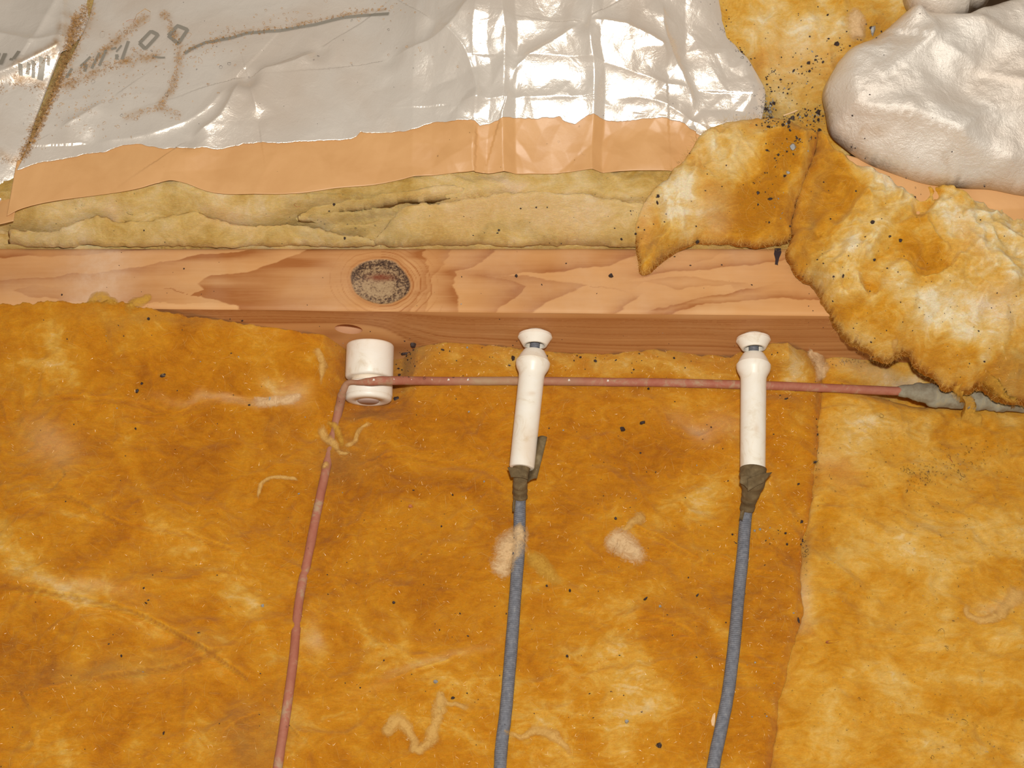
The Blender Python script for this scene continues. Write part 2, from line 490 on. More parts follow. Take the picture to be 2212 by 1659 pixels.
n = NT('friction_tape')
ds = n.noise(160, 5, 0.65, 0.5)
col = n.ramp(ds, [(0.3, (0.085, 0.052, 0.018)), (0.55, (0.15, 0.10, 0.042)), (0.75, (0.24, 0.18, 0.09))])
M_tape = n.done(col, 0.85, n.bump(n.noise(700, 3, 0.6), 0.3, 0.0004))
n = NT('grey_tape')
ds = n.noise(120, 5, 0.65, 0.5)
col = n.ramp(ds, [(0.3, (0.20, 0.16, 0.10)), (0.55, (0.30, 0.27, 0.19)), (0.75, (0.42, 0.33, 0.17))])
M_gtape = n.done(col, 0.85, n.bump(n.noise(500, 3, 0.6), 0.3, 0.0004))

M_dark = simple('dark_crumb', (0.035, 0.018, 0.014), 0.7)
M_grey = simple('grey_grit', (0.30, 0.29, 0.27), 0.5)
M_sand = NT('tan_dirt'); M_sand = M_sand.done(M_sand.ramp(M_sand.noise(500, 3), [(0.35, (0.30, 0.15, 0.045)), (0.65, (0.56, 0.33, 0.12))]), 0.9)
M_ink = simple('grey_print_ink', (0.30, 0.27, 0.22), 0.5, Metallic=0.2)
M_white = simple('white_stencil', (0.75, 0.70, 0.62), 0.6)
M_metal = simple('dull_nail_metal', (0.55, 0.42, 0.36), 0.6, Metallic=0.2)
M_redchip = simple('red_brown_wood', (0.42, 0.13, 0.035), 0.6)
M_palechip = simple('pale_split_wood', (0.85, 0.58, 0.32), 0.6)
M_board = NT('dark_ceiling_board'); M_board = M_board.done(M_board.ramp(M_board.noise(30, 4, 0.6, 0, stretch=None), [(0.3, (0.10, 0.06, 0.03)), (0.7, (0.20, 0.12, 0.06))]), 0.9)

# ------------------------------------------------------------------ the setting
zf = -0.115
V = np.array([[-0.6, -0.5, zf], [0.6, -0.5, zf], [0.6, 0.6, zf], [-0.6, 0.6, zf], [-0.6, -0.5, zf - .02], [0.6, -0.5, zf - .02], [0.6, 0.6, zf - .02], [-0.6, 0.6, zf - .02]])
fl_o = link_mesh('floor', V, [(0, 1, 2, 3), (7, 6, 5, 4), (0, 4, 5, 1), (1, 5, 6, 2), (2, 6, 7, 3), (3, 7, 4, 0)], M_board, smooth=False)
fl_o['kind'] = 'structure'; fl_o['label'] = 'dark boards under the insulation and joist'

# ------------------------------------------------------------------ joist
JX0, JX1 = -0.42, 0.42
JW = 0.041
def gpx(X, Y, Z):
    """world -> pixel (only used to carry hand-read grain lines onto the wood)"""
    dx, dy, dz = X - CAM[0], Y - CAM[1], Z - CAM[2]
    dep = dy * DV[1] + dz * DV[2]; up = dy * UV[1] + dz * UV[2]
    return 1106 + F * dx / dep, 829.5 - F * up / dep

def to_top(pl): return [hit(a, b, 0.0)[:2] for a, b in pl]

GR = [  # polyline, strength, fade width (m), dark side (+1 left of travel in world)
    ([(0, 556), (163, 549), (318, 538)], 0.75, 0.005, 1),
    ([(0, 605), (72, 600), (188, 592), (304, 578), (380, 561), (542, 538)], 0.85, 0.0055, -1),
    ([(0, 612), (70, 612), (28, 628), (60, 640), (163, 650), (250, 652)], 0.5, 0.016, 1),
    ([(514, 668), (517, 661), (452, 646), (416, 637), (438, 627), (430, 616), (452, 598), (542, 588), (593, 570), (669, 538)], 0.8, 0.019, -1),
    ([(917, 536), (910, 554), (924, 572), (917, 616), (906, 645), (888, 670)], 0.75, 0.0035, -1),
    ([(975, 536), (953, 572), (931, 601), (924, 645), (920, 670)], 0.6, 0.0045, -1),
    ([(1069, 536), (1040, 565), (982, 587), (989, 596), (978, 616), (989, 641), (989, 670)], 0.75, 0.006, -1),
    ([(1376, 543), (1350, 560), (1315, 572), (1206, 585), (1054, 596)], 0.7, 0.0065, -1),
    ([(1047, 595), (1098, 605), (1134, 617), (1116, 634), (1090, 652), (1076, 670)], 0.8, 0.005, -1),
    ([(1083, 595), (1170, 601), (1260, 614), (1235, 632), (1181, 648), (1148, 672)], 0.75, 0.006, -1),
    ([(1373, 643), (1347, 655), (1329, 674)], 0.55, 0.002, -1),
    ([(1720, 556), (1672, 563), (1557, 576), (1412, 590), (1395, 596)], 0.6, 0.003, -1),
    ([(1590, 610), (1470, 596), (1397, 606), (1470, 622), (1560, 614)], 0.35, 0.004, 1),
    ([(1412, 668), (1470, 655), (1520, 645), (1570, 633), (1615, 623)], 0.6, 0.0035, -1),
    ([(1419, 678), (1520, 657), (1629, 646), (1766, 646), (1900, 650)], 0.65, 0.0035, 1),
    ([(1500, 566), (1560, 546), (1600, 552), (1560, 560)], 0.3, 0.002, 1),
]
KC = hit(822, 608, 0.0)[:2]
def top_grain(X, Y):
    wx = X + 0.0016 * fbm(X, Y * 4, 0.02, 4, 5); wy = Y + 0.0009 * fbm(X, Y, 0.012, 4, 6, 0.6)
    SXc = 0.42
    g = np.zeros(X.shape)
    for pl, s, w, sd in GR:
        q = [(p[0] * SXc, p[1]) for p in to_top(pl)]
        d, side = pdist(wx * SXc, wy, q)
        v = np.where(side == sd, np.exp(-d / w), np.exp(-(d / 0.00035) ** 2))
        g = np.maximum(g, s * v * (0.8 + 0.35 * vn(X / 0.03, Y / 0.006, 77)))
    # rings swept round the knot
    a, b = 0.0172, 0.0145
    ex = (X - KC[0]) / a; ey = (Y - KC[1]) / b
    rr = np.hypot(ex, ey + 0.12 * ex) + 0.04 * fbm(X, Y, 0.012, 3, 9)
    kn = sstep(1.04, 0.97, rr)
    for r0, s, w in ((1.10, .7, .035), (1.22, .5, .02), (1.36, .7, .025), (1.52, .5, .02), (1.72, .6, .025), (1.95, .35, .03), (2.25, .35, .03)):
        g = np.maximum(g, s * np.exp(-((rr - r0) / w) ** 2) * np.where(X > KC[0], 1, 0.65))
    g = np.maximum(g, 0.35 * np.exp(-((rr - 1.08) / 0.16) ** 2))
    rx2 = (X - KC[0]) / a + 0.05; ry2 = (Y - KC[1] + 0.003) / b
    r2 = np.hypot(rx2, ry2)
    ks = 0.75 * np.cos(r2 * 15) * 0.5 - 0.9 * sstep(0.55, 0.9, r2) + 0.6 * sstep(0.6, 0.2, r2) - 0.5 * np.exp(-((Y - KC[1] - 0.002) / 0.0022) ** 2)
    kr = 2.2 * np.exp(-(((X - KC[0]) / 0.007) ** 2 + ((Y - KC[1] - 0.0028) / 0.0022) ** 2))
    return g * 1.5, kn, ks, kr
nx, ny = 1200, 90
gx = np.linspace(JX0, JX1, nx)[:, None]; t = np.linspace(0, 1, ny)[None, :]
X = np.repeat(gx, ny, 1); Yt = YN(X) * (1 - t) + JW * t
edge = 0.0016
Zt = -edge * (np.exp(-((Yt - YN(X)) / 0.0012)) + np.exp(-((JW - Yt) / 0.0012))) + 0.00012 * fbm(X, Yt * 5, 0.03, 3, 2)
joist = thing('floor_joist', 'light pine floor joist with a dark round knot running across the view', 'joist', (0, 0.02, zf))
g, kn, ks, kr = top_grain(X, Yt)
sc = np.exp(-(((X - hit(215, 600, 0)[0]) / 0.02) ** 2)) * 1.0 + 0.3 * np.clip(fbm(X, Yt, .04, 3, 4), 0, 1)
Zt = Zt - 0.0004 * kn
topf = part('top_face', np.stack([X, Yt, Zt], -1).reshape(-1, 3), grid_faces(nx, ny), M_wood, joist,
     attrs={'grain': g.ravel(), 'knot': kn.ravel(), 'kshade': ks.ravel(), 'kred': kr.ravel(), 'scuff': sc.ravel()})

# side face with drilled holes
B1 = hit_side(1156, 722); B2 = hit_side(1627, 729); H0 = hit_side(753, 711); KN = hit_side(800, 743)
HOLES = [(H0, 0.0082, 0.0058, -0.25), (B1, 0.0078, 0.0078, 0), (B2, 0.0078, 0.0078, 0)]
zb0 = -0.11
outl = [(JX0, zb0), (JX1, zb0), (JX1, -edge), (JX0, -edge)]
ol = np.vstack([resample(np.array([outl[i], outl[(i + 1) % 4]]), 200 if i % 2 == 0 else 30)[:-1] for i in range(4)])
rings = []
for c, rx, rz, ro in HOLES:
    an = np.arange(40) * 2 * math.pi / 40
    ex, ez = rx * np.cos(an), rz * np.sin(an)
    rings.append(np.stack([c[0] + ex * math.cos(ro) - ez * math.sin(ro), c[2] + ex * math.sin(ro) + ez * math.cos(ro)], 1))
gxx, gzz = np.meshgrid(np.arange(JX0 + .001, JX1, 0.0028), np.arange(zb0 + 0.002, -edge - .0003, 0.00052))
gxx = gxx.ravel(); gzz = gzz.ravel()
gxx = gxx + RNG.uniform(-.0002, .0002, gxx.shape)
keep = (gzz > -0.075) | (RNG.rand(len(gxx)) < 0.03)
for r in rings:
    d, _ = pdist(gxx, gzz, r, True); keep &= ~(inside(gxx, gzz, r) | (d < 0.0007))
pts = np.vstack([ol] + rings + [np.stack([gxx[keep], gzz[keep]], 1)])
edges = [(i, (i + 1) % len(ol)) for i in range(len(ol))]; off = len(ol)
for r in rings:
    edges += [(off + i, off + (i + 1) % 40) for i in range(40)]; off += 40
res = delaunay_2d_cdt([Vector((float(p[0]), float(p[1]))) for p in pts], edges, [], 0, 1e-7)
PV = np.array([[v[0], v[1]] for v in res[0]]); PT = np.array([list(f) for f in res[2] if len(f) == 3])
cen = PV[PT].mean(1); ok = np.ones(len(PT), bool)
for r in rings: ok &= ~inside(cen[:, 0], cen[:, 1], r)
PT = PT[ok]
a, b, c = PV[PT[:, 0]], PV[PT[:, 1]], PV[PT[:, 2]]
s = (b[:, 0] - a[:, 0]) * (c[:, 1] - a[:, 1]) - (b[:, 1] - a[:, 1]) * (c[:, 0] - a[:, 0])
PT[s < 0] = PT[s < 0][:, ::-1]
SV = np.stack([PV[:, 0], YN(PV[:, 0]), PV[:, 1]], 1)
def side_grain(X, Z):
    pxx, pyy = gpx(X, YN(X), Z)
    wy = pyy + 2.0 * fbm(pxx, pyy * 3, 180, 3, 3)
    g = np.zeros(X.shape)
    fam = np.random.RandomState(5)
    for t in np.concatenate([np.linspace(0.02, 0.45, 11), np.linspace(0.5, 1.25, 9)]):
        pl = [(-200, 664 + 26 * t), (400, 668 + 24 * t), (640, 670 + 20 * t), (760, 675 + 18 * t), (830, 673 + 28 * t), (880, 677 + 44 * t), (930, 682 + 56 * t), (1000, 685 + 64 * t), (1300, 689 + 80 * t), (1900, 690 + 98 * t), (2400, 690 + 108 * t)]
        p = catmull(pl, 4)
        yy = np.interp(pxx, p[:, 0], p[:, 1])
        d = wy - yy
        wl = fam.uniform(1.6, 3.0); st_ = fam.uniform(0.5, 1.1)
        g = np.maximum(g, st_ * np.where(d > 0, np.exp(-d / (wl * 0.8)), np.exp(d / (wl * 2.2))))
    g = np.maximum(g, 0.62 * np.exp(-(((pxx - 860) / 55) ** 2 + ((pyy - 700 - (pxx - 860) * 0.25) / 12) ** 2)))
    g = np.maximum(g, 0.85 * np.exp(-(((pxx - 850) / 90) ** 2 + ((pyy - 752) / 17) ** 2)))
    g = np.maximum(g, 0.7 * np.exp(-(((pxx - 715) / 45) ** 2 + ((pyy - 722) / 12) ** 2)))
    return np.clip(g * 0.85 + 0.0, 0, 1)
sg = side_grain(SV[:, 0], SV[:, 2])
sidef = part('side_face', SV, PT, M_wood, joist, attrs={'grain': sg, 'knot': np.zeros(len(SV)), 'scuff': np.zeros(len(SV))})
for i, (r, h) in enumerate(zip(rings, HOLES)):
    depth = 0.03; dd = np.array([0, 1.0, -0.85 if i == 0 else 0.0])
    A = np.stack([r[:, 0], YN(r[:, 0]), r[:, 1]], 1); Bv = A + dd * depth
    Fc = [(k, (k + 1) % 40, 40 + (k + 1) % 40, 40 + k) for k in range(40)] + [tuple(range(40, 80))]
    part('drilled_hole', np.vstack([A, Bv]), Fc, M_hole, sidef)
# far side and underside of the joist
V = [(JX0, JW, -edge), (JX1, JW, -edge), (JX1, JW, zb0), (JX0, JW, zb0), (JX0, float(YN(JX0)), zb0), (JX1, float(YN(JX1)), zb0), (JX0, float(YN(JX0)), -edge), (JX1, float(YN(JX1)), -edge)]
part('back_face', V, [(1, 0, 3, 2), (3, 4, 5, 2), (0, 6, 4, 3), (7, 1, 2, 5)], M_wood, joist, smooth=False)
# black tar mark at the far edge
tm = [(1674, 536), (1672, 548), (1675, 560), (1674, 571), (1680, 572), (1683, 558), (1688, 546), (1687, 536)]
tv = [hit(p[0], p[1], 0.0003) for p in tm]
part('tar_mark', np.array(tv + [np.array(v) - np.array([0, 0, .0006]) for v in tv]),
     [tuple(range(8))[::-1]] + [(i, (i + 1) % 8, 8 + (i + 1) % 8, 8 + i) for i in range(8)], M_tar, topf, smooth=False)

# ------------------------------------------------------------------ near bay insulation
ER = [(-420, 632), (-250, 640), (-100, 650), (0, 655), (90, 652), (160, 655), (230, 648), (290, 658), (325, 668), (480, 690), (620, 712), (700, 722), (745, 748), (790, 770),
      (870, 768), (900, 748), (960, 740), (1080, 747), (1150, 758), (1300, 767), (1420, 754), (1500, 767), (1580, 770), (1650, 744), (1700, 740), (1760, 770), (1850, 782), (2000, 792), (2700, 792)]
EP = []
for a_, b_ in ER:
    p = hit_side(a_, b_)
    if p[2] > -0.002: p = hit(a_, b_, 0.0025)
    EP.append(p)
EP = np.array(EP)
def ex_y(x): return np.interp(x, EP[:, 0], EP[:, 1])
def ex_z(x): return np.interp(x, EP[:, 0], EP[:, 2])
def zbase(x, y):
    b = -0.058 + 0.030 * sstep(-0.11, -0.26, x) * (0.55 + 0.45 * sstep(-0.25, -0.02, y))
    b = b + 0.004 * sstep(-0.1, -0.3, y)
    return b
KX, KZ = KN[0], KN[2]
def zin0(x, y):
    dy = ex_y(x) - y
    b = zbase(x, y)
    z = b + (ex_z(x) - b) * np.exp(-(np.maximum(dy, 0) / 0.032) ** 2)
    z = z - 0.024 * np.exp(-(((x - 0.242 + 0.9 * (y + 0.024)) / 0.022) ** 2 + ((y + 0.024) / 0.008) ** 2))
    z = z - 0.012 * np.exp(-(((x - KX) / 0.020) ** 2 + ((y + 0.014) / 0.020) ** 2))
    z = z + 0.009 * np.exp(-(((x - KX - 0.002) / 0.018) ** 2 + ((y + 0.049) / 0.0085) ** 2))
    return z
CRW = {}
CRE = [  # crease polyline (px), height, width of the raised side, raised side
    ([(-60, 1262), (80, 1280), (230, 1312), (330, 1345), (430, 1400), (520, 1455), (560, 1495)], 0.0050, 0.022, 1),
    ([(170, 1478), (290, 1455), (380, 1440), (470, 1415), (520, 1400)], 0.0045, 0.020, 1),
    ([(60, 890), (120, 870), (250, 872), (330, 885), (400, 905)], 0.0035, 0.014, 1),
    ([(330, 905), (380, 900), (440, 880), (500, 868), (560, 872), (620, 868)], 0.0025, 0.007, 1),
    ([(0, 1115), (140, 1080), (260, 1135), (400, 1160), (560, 1215)], 0.0030, 0.020, 1),
    ([(120, 1000), (150, 1040), (100, 1085)], 0.003, 0.012, 1),
    ([(640, 1290), (720, 1330), (800, 1370), (880, 1430)], 0.0018, 0.010, 1),
    ([(800, 1495), (900, 1450), (980, 1425), (1040, 1385)], 0.0018, 0.009, 1),
    ([(1320, 1120), (1420, 1160), (1500, 1210), (1570, 1225)], 0.003, 0.016, 1),
    ([(1330, 1330), (1450, 1350), (1530, 1400)], 0.003, 0.016, 1),
    ([(1150, 1420), (1230, 1440), (1300, 1425)], 0.0025, 0.014, 1),
    ([(780, 1010), (860, 985), (960, 1000), (1060, 985)], 0.0025, 0.016, 1),
    ([(470, 1610), (500, 1575), (560, 1545), (610, 1530)], 0.003, 0.012, 1),
]
def creases(x, y, f):
    z = np.zeros(x.shape)
    for pl, h, w, sd in CRE:
        k = id(pl)
        if k not in CRW: CRW[k] = np.array([hit(p[0], p[1], f)[:2] for p in catmull(pl, 4)])
        d, side = pdist(x, y, CRW[k])
        # fade at the ends
        de = np.minimum(np.hypot(x - CRW[k][0][0], y - CRW[k][0][1]), np.hypot(x - CRW[k][-1][0], y - CRW[k][-1][1]))
        z = z + 1.6 * h * sstep(0, 0.018, de) * (np.where(side == sd, np.exp(-d / w), np.exp(-d / 0.0014)) - 0.35 * np.exp(-((d - 0.0012) / 0.0012) ** 2) * (side != sd))
    return z
def zdet(x, y, seed=0):
    wx = x + 0.010 * fbm(x, y, 0.05, 3, 40 + seed); wy = y + 0.010 * fbm(x, y, 0.05, 3, 41 + seed)
    return 0.0030 * fbm(wx, wy, 0.055, 4, 20 + seed) + 0.0012 * ridged(wx * 0.8, wy * 1.3, 0.024, 4, 22 + seed) + 0.0006 * fbm(wx, wy, 0.006, 3, 23 + seed)
WIRE = [(826, 822, -0.046), (960, 823, -0.0470), (1080, 823, -0.0485), (1140, 823, -0.0495), (1300, 825, -0.0500), (1450, 827, -0.0500), (1630, 832, -0.0500), (1760, 837, -0.0495), (1850, 841, -0.0495), (1945, 845, -0.0490), (1985, 846, -0.0485), (2140, 864, -0.048), (2300, 890, -0.052)]
WXY = np.array([hit(a_, b_, c_) for a_, b_, c_ in WIRE])
def trough(x, y, z):                         # the mat is pressed down along the run of the wire
    yw = np.interp(x, WXY[:, 0], WXY[:, 1]); zw_ = np.interp(x, WXY[:, 0], WXY[:, 2]) - 0.0022
    m = np.exp(-((y - yw) / 0.010) ** 4) * sstep(KX - 0.002, KX + 0.006, x)
    return z * (1 - m) + np.minimum(z, zw_ + 0.15 * (z - zw_)) * m
def zin(x, y):
    dy = ex_y(x) - y
    z = zin0(x, y) + creases(x, y, zin0) + zdet(x, y) * (0.35 + 0.65 * sstep(0.0, 0.03, dy))
    return trough(x, y, z)

def gauss_px(X, Y, f, lst):
    s = np.zeros(X.shape)
    wx = X + 0.006 * fbm(X, Y, 0.03, 4, 61); wy = Y + 0.006 * fbm(X, Y, 0.03, 4, 62)
    for px_, py_, rx, ry, ro, v in lst:
        p = hit(px_, py_, f); c, s_ = math.cos(math.radians(ro)), math.sin(math.radians(ro))
        dx, dy = (wx - p[0]), (wy - p[1])
        u = (dx * c + dy * s_) / (rx / 3650.0); w = (-dx * s_ + dy * c) / (ry / 3400.0)
        s = s + v * np.exp(-(u * u + w * w))
    return s

SEAM = [(1788, 770), (1775, 830), (1770, 900), (1765, 1000), (1742, 1150), (1728, 1250), (1728, 1340), (1702, 1420), (1678, 1540), (1662, 1700), (1650, 1990)]
SW = np.array([hit(a_, b_, zin0)[:2] for a_, b_ in catmull(SEAM, 5)])
PALE_NEAR = [  # pale / deep colour patches of the fibre itself
    (120, 800, 90, 50, 30, .22), (60, 960, 90, 60, -30, .25), (330, 715, 60, 40, 0, .3), (150, 690, 160, 40, 0, .12), (480, 870, 140, 14, 12, .30), (620, 830, 40, 20, -30, .35),
    (200, 1110, 160, 22, -8, .18), (140, 1270, 130, 28, -10, .28), (430, 1290, 130, 14, -14, .2), (280, 1430, 100, 25, 8, .08), (450, 1590, 50, 40, 30, .22), (110, 1560, 30, 40, 0, .2), (280, 1600, 20, 50, -20, .2),
    (660, 1370, 30, 50, 20, .28), (800, 1370, 80, 16, -30, .25), (930, 1420, 100, 20, 25, .28), (820, 1300, 40, 30, 0, .1), (1200, 1300, 60, 60, 0, .12), (1190, 1520, 70, 40, 0, .22),
    (1370, 1150, 60, 40, 0, .22), (1330, 1300, 60, 30, 20, .2), (1400, 1440, 90, 60, 0, .18), (1480, 1100, 70, 50, 30, .18), (1450, 1080, 90, 40, 0, .15), (1660, 1080, 60, 60, 0, .05),
    (1000, 770, 70, 22, -10, .2), (1400, 780, 120, 22, 0, .28), (1700, 775, 40, 40, -50, .45), (900, 780, 60, 30, 20, -.02), (1300, 800, 60, 20, 0, .12), (960, 935, 20, 10, 0, .2),
    (300, 790, 160, 60, 0, -.10), (300, 1000, 260, 60, 0, -.05), (560, 1130, 120, 70, 0, -.06), (900, 1150, 120, 120, 0, -.06), (1380, 960, 150, 60, 0, -.04), (880, 1270, 120, 60, 0, -.06), (1500, 1380, 80, 60, 0, -.10), (350, 1480, 200, 60, 0, -.10), (500, 1640, 70, 50, 0, -.14), (60, 1340, 60, 30, 0, -.15)]
# left batt
nu, nv = 640, 330
xs_ = np.linspace(-0.40, 0.215, nu)[:, None]; tt = np.linspace(0, 1, nv)[None, :] ** 1.05
X = np.repeat(xs_, nv, 1); Y = ex_y(X) - tt * (0.33 + ex_y(X))
Y = Y + 0.0012 * fbm(X, Y, 0.006, 4, 15, 0.6) * np.exp(-((ex_y(X) - Y) / 0.006))
Z = zin(X, Y)
d, side = pdist(X, Y, SW)
under = np.where(side == 1, d, -d)            # + = beyond the seam (to the right)
Z = Z - 0.012 * sstep(-0.001, 0.008, under) - 0.0022 * np.exp(-(d / 0.0025) ** 2)
def veil(x, y, sd):
    wx = x + 0.030 * fbm(x, y, 0.09, 3, sd); wy = y + 0.030 * fbm(x, y, 0.09, 3, sd + 1)
    r = ridged(wx * 0.7 + wy * .3, wy * 1.3, 0.075, 4, sd + 2)
    return 0.22 * np.clip(r - 0.55, 0, 1) - 0.10 * np.clip(0.1 - r, 0, 1)
pale = gauss_px(X, Y, zin0, PALE_NEAR) + veil(X, Y, 301)
dust_shade = 0.55 * np.exp(-((ex_y(X) - Y) / 0.012)) * sstep(-0.12, -0.05, X) + gauss_px(X, Y, zin0, [(890, 790, 40, 40, 0, .5), (620, 925, 30, 30, 0, .2), (740, 1000, 60, 40, 0, .5), (560, 1590, 90, 50, 40, .5), (250, 1440, 160, 25, 8, .45), (340, 680, 160, 14, 0, .45)])  # olive tint growing toward the joist, plus scattered olive patches
pink = gauss_px(X, Y, zin0, [(480, 868, 100, 9, 10, .5), (180, 1275, 90, 14, -10, .35), (620, 835, 30, 16, -30, .6), (110, 960, 60, 40, -30, .35), (1480, 920, 40, 16, -40, .6), (1540, 915, 60, 30, 0, .3), (930, 1420, 100, 10, 25, .3), (660, 1380, 16, 30, 20, .5)])
near_batt = thing('fiberglass_batt', 'wide golden fiberglass batt under the wires, filling the bay in front of the joist', 'insulation', (-0.1, -0.15, zf))
# solid: top grid plus a skirt and a bottom
def solid_grid(X, Y, Z, zbot):
    nu, nv = X.shape; n = nu * nv
    top = np.stack([X, Y, Z], -1).reshape(-1, 3)
    i = np.arange(n).reshape(nu, nv)
    loop = np.concatenate([i[:, 0], i[-1, 1:], i[-2::-1, -1], i[0, -2:0:-1]])
    low = top[loop].copy(); low[:, 2] = zbot
    k = np.arange(len(loop)); k2 = np.roll(k, -1)
    return np.vstack([top, low]), np.vstack([grid_faces(nu, nv)[:, ::-1], np.stack([loop[k], loop[k2], n + k2, n + k], 1)]), len(loop)
def pad(a, m): return np.concatenate([a.ravel(), np.zeros(m)])
V, Fc, m = solid_grid(X, Y, Z, zf + 0.001)
part('fiber_mat', V, Fc, M_gold, near_batt, attrs={'pale': pad(pale, m), 'pink': pad(pink, m), 'dust_shade': pad(dust_shade, m)})

# right batt, a paler mat butted against the first
def zri(x, y):
    d, side = pdist(x, y, SW)
    s = np.where(side == 1, d, -d)
    return trough(x, y, zin0(x, y) + zdet(x, y, 5) * (0.4 + 0.6 * sstep(0, 0.03, ex_y(x) - y)) + 0.0045 * (1 - np.exp(-np.maximum(s, 0) / 0.004)) - 0.001)
def zri0(x, y): return zin0(x, y) + 0.003
bot = [SW[-1], (0.42, -0.335)]; top = [(SW[0][0], float(ex_y(SW[0][0]))), (0.42, float(ex_y(0.42)))]
lft = np.vstack([SW[::-1], [top[0]]]); rgt = [bot[1], top[1]]
X, Y = coons(bot, top, lft, rgt, 300, 330)
jg = np.linspace(0, 1, 300)[:, None]
X = X + 0.0012 * fbm(Y, Y * 0 + 1, 0.012, 4, 8) * np.exp(-jg / 0.02)
Z = zri(X, Y)
PALE_R = [(1820, 960, 70, 60, 0, .30), (1745, 1290, 24, 60, 0, .55), (1790, 1190, 50, 30, 0, .18), (1900, 1200, 90, 60, 0, .22), (1900, 820, 130, 25, 0, .45), (1880, 910, 80, 40, 0, .25), (1800, 1420, 70, 40, 0, .12),
          (2150, 1400, 130, 60, 0, .22), (1780, 1600, 70, 60, 0, .2), (2160, 1290, 60, 30, 20, .25), (2100, 1560, 120, 80, 0, .08), (1900, 1090, 70, 60, 0, -.12), (2100, 930, 90, 50, 0, -.15), (2000, 1050, 90, 40, 0, -.1), (1980, 1400, 90, 60, 0, -.05), (1850, 1530, 100, 40, 0, -.06), (2100, 1160, 90, 50, 0, .05)]
pale = gauss_px(X, Y, zri0, PALE_R) + veil(X, Y, 311)
pink = gauss_px(X, Y, zri0, [(1745, 1290, 16, 60, 0, .6), (1800, 1000, 40, 40, 0, .3), (1900, 810, 110, 16, 0, .45), (2150, 1300, 40, 20, 20, .35), (1735, 1340, 10, 20, 0, .4)])
dust_shade = gauss_px(X, Y, zri0, [(1768, 960, 6, 70, 0, .7), (1738, 1180, 8, 60, 0, .6), (1900, 800, 60, 14, 0, .8), (1820, 790, 50, 12, 0, .6), (2040, 1010, 90, 30, 10, .3), (1790, 1170, 50, 20, 0, .35)])  # olive patches along the seam and beside the draped clump's lower edge
right_batt = thing('fiberglass_batt', 'lighter golden fiberglass batt right of the seam beside the right tube', 'insulation', (0.3, -0.15, zf))
V, Fc, m = solid_grid(X, Y, Z, zf + 0.001)
part('fiber_mat', V, Fc[:, ::1], M_gold2, right_batt, attrs={'pale': pad(pale, m), 'pink': pad(pink, m), 'dust_shade': pad(dust_shade, m)})

# ------------------------------------------------------------------ far bay: centre faced batt
def xpx(p): return (p - 1106) / 3550.0
R_EDGE = [(1640, 262), (1650, 240), (1656, 200), (1650, 175), (1622, 122), (1598, 92), (1574, 55), (1560, 0), (1540, -120), (1530, -330)]
def slope_b(x): return 0.17 + 0.36 * sstep(xpx(800), xpx(1080), x)
def zb0f(x, y):
    u = np.maximum(y - 0.062, -0.02); k = sstep(xpx(780), xpx(1080), x)
    uu = np.clip(u, 0, 0.22)
    z = 0.031 + (1 - k) * 0.17 * 0.34 * (1 - np.exp(-u / 0.34)) + k * (0.34 * u + 1.20 * uu * uu)
    z = z + 0.007 * np.exp(-(((x - xpx(365)) / 0.03) ** 2)) * np.exp(-((y - 0.066) / 0.03) ** 2)   # the arch over the bulge
    return z
RB = np.array([hit(a_, b_, zb0f)[:2] for a_, b_ in catmull(R_EDGE, 4)])
def zb1(x, y):
    d, side = pdist(x, y, RB)
    s = np.where(side == 1, d, -d)         # left of the edge going up = over the batt
    return zb0f(x, y) - 0.006 * np.exp(-np.maximum(s, 0) / 0.011)
PLEAT = [(1030, 0.0028, 30, 330), (1088, 0.0036, 26, 330), (1268, 0.0040, 22, 340), (905, 0.0012, 40, 250)]
FOLDS = [  # explicit creases in the foil: polyline, height, width on the raised side, side
    ([(940, 55), (985, 95), (1010, 130), (1030, 200), (1030, 265)], 0.0035, 0.022, -1),
    ([(1262, 60), (1180, 110), (1120, 150), (1100, 200)], 0.0040, 0.018, 1),
    ([(1262, 60), (1350, 75), (1430, 110), (1440, 160)], 0.0035, 0.014, -1),
    ([(1100, 130), (1260, 140), (1420, 180), (1500, 190)], 0.0025, 0.014, 1),
    ([(540, 170), (640, 140), (690, 110)], 0.0035, 0.018, -1),
    ([(410, 305), (480, 262), (520, 190), (530, 180)], 0.0045, 0.012, -1),
    ([(540, 185), (555, 240), (560, 270)], 0.0028, 0.008, 1),
    ([(120, 290), (190, 250), (240, 215)], 0.0025, 0.010, -1),
    ([(1430, 0), (1440, 90), (1490, 190), (1500, 250)], 0.0035, 0.020, -1),
    ([(1310, 215), (1400, 215), (1480, 250), (1540, 285)], 0.0025, 0.012, 1),
    ([(980, 230), (1080, 225), (1170, 215), (1260, 220), (1350, 235)], 0.0022, 0.010, 1),
    ([(200, 310), (330, 290), (440, 250), (500, 190)], 0.0020, 0.020, 1),
    ([(840, 130), (960, 80), (1030, -20)], 0.003, 0.02, -1),
]
FW = [np.array([hit(p[0], p[1], zb0f)[:2] for p in catmull(q[0], 3)]) for q in FOLDS]
